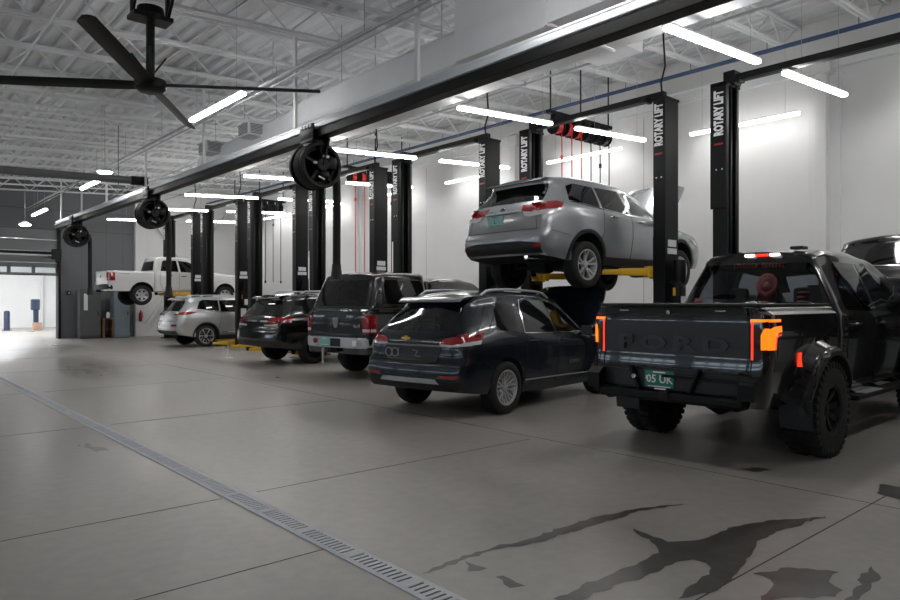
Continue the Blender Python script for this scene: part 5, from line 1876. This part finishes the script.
# bumper details
bm = bmesh.new()
for s in (-1, 1):
    prism(bm, [(-.16, .64), (.2, .64), (.2, .80), (-.08, .84), (-.16, .78)], s * .79 - .07, s * .79 + .07, 'Y')
    beam(bm, (-.13, s * .36, .88), (-.13, s * .26, .66), .08, .03, 0, .01)
box(bm, (.02, 0, .60), (.3, 1.5, .1), .03)
box(bm, (-.115, -.42, .80), (.03, .9, .03), .008)
obj('bumper_guard', bm, 'black_satin', rp.root)
bm = bmesh.new()
for y in (.31, ):
    lathe(bm, [(0, -.02), (.022, -.02), (.022, .02)], 12, 'X', (-.15, y, .78))
obj('tow_hook', bm, 'chrome', rp.root)
rp2 = rp.trees
p_x = -.118
bm = bmesh.new(); box(bm, (p_x, .06, .765), (.012, .31, .16), .003); po = obj('license_plate', bm, 'plate_green', rp.root)
bm = bmesh.new()
text_into(bm, '05 UK', .105, frame_mtx((p_x - .0075, .055, .762), (0, -1, 0), (0, 0, 1)), .003, 0, .002)
text_into(bm, 'L', .05, frame_mtx((p_x - .0075, .19, .775), (0, -1, 0), (0, 0, 1)), .003, 0, .002)
box(bm, (p_x - .007, .06, .830), (.003, .13, .014)); box(bm, (p_x - .007, .06, .694), (.003, .24, .009)); box(bm, (p_x - .004, .05, .672), (.012, .12, .014), .003)
obj('plate_lettering', bm, 'white', po)
for s in (-1, 1):
    bm = bmesh.new(); tube(bm, [(.5, s * .66, .60), (-.06, s * .66, .585)], .062, 16, 0, False, False); tube(bm, [(.4, s * .66, .60), (.0, s * .66, .586)], .054, 16); obj('exhaust_tip', bm, 'black_satin', rp.root, 50)
    bm = bmesh.new(); box(bm, (.64, s * .90, .455), (.02, .30, .28), .008, 0, Matrix.Rotation(-.12, 4, 'Y')); obj('mud_flap', bm, 'gate_grey', rp.root)
    bm = bmesh.new(); rp.patch(bm, 'S' if s < 0 else 'L', [(.66, .90), (.70, .90), (.72, 1.03), (.66, 1.03)], .015, .05, .04, 0, .3); obj('side_marker_lamp', bm, 'lens_lit', rp.root, 40)
    bm = bmesh.new()
    beam(bm, (1.9, s * .96, .50), (4.15, s * .96, .50), .18, .05, 0, .015)
    for x in (2.2, 3.0, 3.8):
        beam(bm, (x, s * .8, .58), (x, s * .94, .50), .05, .04)
    rb = obj('running_board', bm, 'black_satin', rp.root)
    bm = bmesh.new(); box(bm, (2.5, s * .97, .529), (.6, .12, .008), .003); obj('step_tread', bm, 'alu', rb)
    bm = bmesh.new()
    for z in (.98, 1.04, 1.10, 1.16, 1.22):
        p = rp.at('S' if s < 0 else 'L', 1.90, z)
        box(bm, (1.92, p.y, z), (.10, .012, .028), .004)
    obj('side_vent', bm, 'plastic', rp.root)
    bm = bmesh.new(); rp.patch(bm, 'S' if s < 0 else 'L', arc_poly(1.2, .455, .537, .62, 0, 180), .012, .05, .05, 0, .3); obj('fender_flare', bm, 'plastic', rp.root, 40)
bm = bmesh.new()
rf = rp.at('R', 0, 2.0)
for y in (.04, -.24):
    box(bm, (rf.x - .02, y, 2.03), (.05, .11, .035), .012, 1)
box(bm, (rf.x - .02, -.10, 2.03), (.05, .14, .03), .01, 0)
obj('cargo_lamp', bm, ['lens_lit', 'lamp_white'], rp.root)
bm = bmesh.new(); box(bm, (2.0, -.42, 2.105), (.16, .14, .035), .01); obj('antenna_fin', bm, 'plastic', rp.root)
# window decals
bm = bmesh.new()


def on_glass(poly, mi, off):
    rp.patch(bm, 'R', poly, off, .001, .05, mi, .4)


for i in range(16):
    y = .22 - i * .036
    if i == 8:
        continue
    zc = 1.915 - .9 * (y - .02) ** 2 * .05
    hh = .022 if i % 3 else .028
    on_glass([(y, zc - hh), (y - .026, zc - hh), (y - .026, zc - hh + .012), (y - .010, zc - hh + .012), (y - .010, zc + hh - .012), (y - .026, zc + hh - .012), (y - .026, zc + hh), (y, zc + hh)], 0, .012)
obj('window_lettering', bm, 'decal_red', rp.rear_window)
bm = bmesh.new()
ring = [(-.17 + .115 * math.cos(a), 1.69 + .135 * math.sin(a)) for a in [2 * PI * i / 28 for i in range(28)]]
on_glass(ring, 0, .010)
on_glass([(-.17 + .07 * math.cos(a), 1.70 + .085 * math.sin(a)) for a in [2 * PI * i / 16 for i in range(16)]], 1, .013)
on_glass([(-.17 + .035 * math.cos(a), 1.68 + .05 * math.sin(a)) for a in [2 * PI * i / 12 for i in range(12)]], 0, .016)
obj('window_roundel', bm, ['decal_red', 'decal_dark'], rp.rear_window)
bm = bmesh.new()
on_glass([(-.17 - .02, 1.51), (-.17 + .06, 1.51), (-.17 + .06, 1.48), (-.17 - .06, 1.48)], 0, .012)
obj('window_sticker', bm, 'decal_red', rp.rear_window)
bm = bmesh.new()
on_glass([(.70, 1.48), (.58, 1.48), (.58, 1.53), (.68, 1.55)], 0, .012)
obj('window_sticker', bm, 'decal_red', rp.rear_window)
for z in (1.49, 1.54, 1.59):
    bm = bmesh.new()
    on_glass([(-.50, z), (-.62, z), (-.62, z + .025), (-.50, z + .025)], 0, .012)
    obj('window_sticker', bm, 'decal_dark', rp.rear_window)

# dark grey pickup with a cap on the bed
RM = dict(L=5.8, hw=.95, R=.40, ra=1.22, fa=4.79, arch=.465, track=.83, tw=.27, rim=.23, style='ten', rim_mat='badge', paint='paint_grey', rail=1.33, bedlen=1.70,
          low=[(0, .50), (9, .50)], bed_rear=[(.5, .0), (1.2, .0), (1.4, .02)],
          top=[(1.7, 1.94), (2.2, 2.0), (2.9, 2.01), (3.5, 1.93), (3.9, 1.70), (4.3, 1.38), (4.45, 1.32), (5.3, 1.26), (5.8, 1.12)],
          belt=[(1.7, 1.24), (3, 1.22), (4.2, 1.20), (5.3, 1.12), (5.8, 1.0)], rwk=[(1.7, .74), (2.6, .75), (3.6, .70), (4.3, .80), (5.8, .78)],
          cab_rear=[(.5, .0), (1.3, .0), (1.7, .06), (2.1, .12)], front=[(.4, .1), (.7, .0), (1.0, 0), (1.3, .06)],
          cap=dict(top=[(0, 2.02), (.4, 2.07), (1.0, 2.09), (2, 2.08)], belt=[(0, 1.37), (2, 1.37)], rw=.78, rear=[(1.3, 0), (1.4, .02), (2.0, .26), (2.1, .27)]),
          side_glass=[([(.40, 1.46), (.50, 1.88), (.58, 1.93), (1.52, 1.93), (1.58, 1.88), (1.58, 1.46)], 'glass'), ([(2.02, 1.30), (2.0, 1.38), (2.14, 1.74), (2.80, 1.76), (2.86, 1.28)], 'glass'), ([(2.94, 1.28), (2.90, 1.76), (3.25, 1.74), (3.62, 1.58), (3.92, 1.32), (3.9, 1.25)], 'glass')],
          rear_glass=[(-.76, 1.43), (.76, 1.43), (.66, 1.93), (-.66, 1.93)], windshield=[(-.72, 1.42), (.72, 1.42), (.64, 1.74), (-.64, 1.74)],
          lamp_rear=[([(-.925, .90), (-.77, .90), (-.77, 1.25), (-.925, 1.25)], 0), ([(-.925, .93), (-.78, .93), (-.78, .985), (-.925, .985)], 1)],
          lamp_side=[([(.05, .90), (.05, 1.25), (.19, 1.25), (.19, .92)], 0), ([(.05, .93), (.05, .985), (.17, .985), (.17, .93)], 1)], lamp_mats=['lens_red', 'lens_clear', 'lens_dark'],
          headlamp=[(5.2, 1.0), (5.5, 1.0), (5.5, .85), (5.3, .85)],
          gaps_side=[[(2.0, 1.26), (2.0, .9), (2.1, .56), (2.82, .54)], [(2.90, 1.26), (2.90, .8), (2.86, .54), (3.9, .54), (3.98, .9), (3.96, 1.22)]],
          gaps_rear=[[(-.76, .66), (-.76, 1.31)], [(.76, .66), (.76, 1.31)]],
          panels=[('R', [(-.3, 1.19), (.3, 1.19), (.3, 1.30), (-.3, 1.30)], 'gate_grey', 'tailgate_handle_panel', .006)],
          bumper=dict(z=(.62, .82), d=.14, mat='steel'), mirror=(3.86, 1.34, 1.0), mirror_mat='plastic', handles=[(2.25, 1.16), (3.05, 1.16)], handle_mat='plastic')
rm = pickup('pickup_truck', 'dark grey pickup truck with a cap over its bed and a bright steel bumper', (9.0 - 1.22 * S * .99, 12.62 - 1.22 * S * .14, 0), math.radians(8), S, RM)
bm = bmesh.new(); p = rm.at('R', 0, 1.12)
prism(bm, [(-.075, 1.20), (.075, 1.20), (.09, 1.16), (.05, 1.02), (0, .99), (-.05, 1.02), (-.09, 1.16)], p.x - .012, p.x + .01, 'X')
for s in (-1, 1):
    tube(bm, [(p.x - .016, s * .02, 1.15), (p.x - .016, s * .06, 1.17), (p.x - .016, s * .065, 1.12), (p.x - .016, s * .035, 1.09)], .009, 6)
obj('badge', bm, 'badge', rm.root, 50)
bm = bmesh.new(); text_into(bm, '4x4', .10, frame_mtx((p.x - .012, -.62, 1.04), (0, -1, 0), (0, 0, 1)), .006, 0, .002, 1.3); obj('tailgate_lettering', bm, 'badge', rm.root)
bm = bmesh.new(); box(bm, (-.158, .16, .73), (.012, .31, .16), .003); o = obj('license_plate', bm, 'plate_teal', rm.root)
bm = bmesh.new(); box(bm, (-.166, .16, .79), (.003, .14, .014)); box(bm, (-.166, .16, .67), (.003, .24, .008)); obj('plate_lettering', bm, 'white', o)
bm = bmesh.new(); lathe(bm, [(0, -.012), (.05, -.012), (.05, .01)], 16, 'X', (-.155, .47, .74)); obj('bumper_lamp', bm, 'lens_red', rm.root)
bm = bmesh.new(); box(bm, (-.155, -.70, .72), (.012, .12, .10), .01); obj('bumper_sticker', bm, 'white', rm.root)
bm = bmesh.new(); beam(bm, (-.15, .22, .60), (-.15, .22, .36), .05, .05, 0, .01); lathe(bm, [(0, .03), (.03, .02), (.03, -.03), (0, -.03)], 12, 'Z', (-.15, .22, .33)); obj('hitch_ball_mount', bm, 'steel', rm.root)
bm = bmesh.new()
rm.seam(bm, 'R', [(-.80, 1.40), (.80, 1.40)], .012, .003)
rm.seam(bm, 'B', [(.15, 1.37), (1.62, 1.37)], .012, .003)
rm.seam(bm, 'B', [(.38, 1.45), (.48, 1.89), (.57, 1.95), (1.54, 1.95), (1.60, 1.89), (1.60, 1.45)], .008, .004, 0, True)
obj('cap_trim', bm, 'plastic', rm.root, 50)

# white pickup up on the far lift
RG = dict(L=5.35, hw=.93, R=.375, ra=1.19, fa=4.41, arch=.435, track=.785, tw=.25, rim=.225, style='six', paint='paint_white', rail=1.21, bedlen=1.62, droop=.06,
          low=[(0, .46), (9, .46)], bed_rear=[(.5, .0), (1.1, .0), (1.3, .02)],
          top=[(1.6, 1.74), (2.0, 1.79), (2.7, 1.80), (3.2, 1.74), (3.6, 1.56), (3.95, 1.28), (4.1, 1.22), (4.9, 1.15), (5.35, 1.0)],
          belt=[(1.6, 1.18), (3, 1.16), (4, 1.12), (4.9, 1.04), (5.35, .9)], rwk=[(1.6, .68), (2.6, .69), (3.3, .64), (4, .74), (5.35, .70)],
          cab_rear=[(.5, .0), (1.2, .0), (1.5, .05), (1.9, .13)], front=[(.4, .1), (.7, .0), (1.0, 0), (1.3, .06)],
          side_glass=[([(1.86, 1.24), (1.98, 1.62), (2.06, 1.66), (2.50, 1.66), (2.54, 1.22)], 'glass'), ([(2.62, 1.22), (2.58, 1.66), (2.95, 1.63), (3.3, 1.48), (3.6, 1.24), (3.58, 1.18)], 'glass')],
          rear_glass=[(-.68, 1.26), (.68, 1.26), (.60, 1.62), (-.60, 1.62)], windshield=[(-.64, 1.32), (.64, 1.32), (.56, 1.62), (-.56, 1.62)],
          lamp_rear=[([(-.90, .84), (-.74, .84), (-.74, 1.14), (-.90, 1.14)], 0)], lamp_side=[([(.05, .84), (.05, 1.14), (.24, 1.14), (.24, .84)], 0)], lamp_mats=['lens_red', 'lens_clear', 'lens_dark'],
          headlamp=[(4.8, .95), (5.1, .95), (5.1, .82), (4.9, .82)],
          gaps_side=[[(1.84, 1.18), (1.84, .8), (1.95, .52), (2.5, .50)], [(2.57, 1.18), (2.57, .7), (2.54, .50), (3.5, .52), (3.62, .8), (3.6, 1.14)]],
          gaps_rear=[[(-.73, .62), (-.73, 1.19)], [(.73, .62), (.73, 1.19)]],
          bumper=dict(z=(.52, .70), d=.12, mat='black_satin'), mirror=(3.52, 1.24, .93), handles=[(2.2, 1.06), (2.74, 1.05)], handle_mat='black_satin')
rg = pickup('pickup_truck', 'white pickup truck raised on the farthest lift near the end wall', (8.86 - 1.19 * S, 29.75, 1.48 + .06), 0, S, RG)
bm = bmesh.new(); rg.patch(bm, 'B', [(.42, 1.10), (.78, 1.10), (.74, 1.125), (.44, 1.125)], .003, .004, .05); obj('bed_decal', bm, 'badge', rg.root)
bm = bmesh.new(); p = rg.at('R', 0, 1.0); lathe(bm, [(0, -.012), (.06, -.012), (.06, .01)], 20, 'X', (p.x, 0, 1.03)); obj('badge', bm, 'badge', rg.root)

for o in COL.objects:
    if o.type == 'MESH' and len(o.data.polygons) == 0:
        print('EMPTY MESH', o.name, o.parent.name if o.parent else '')
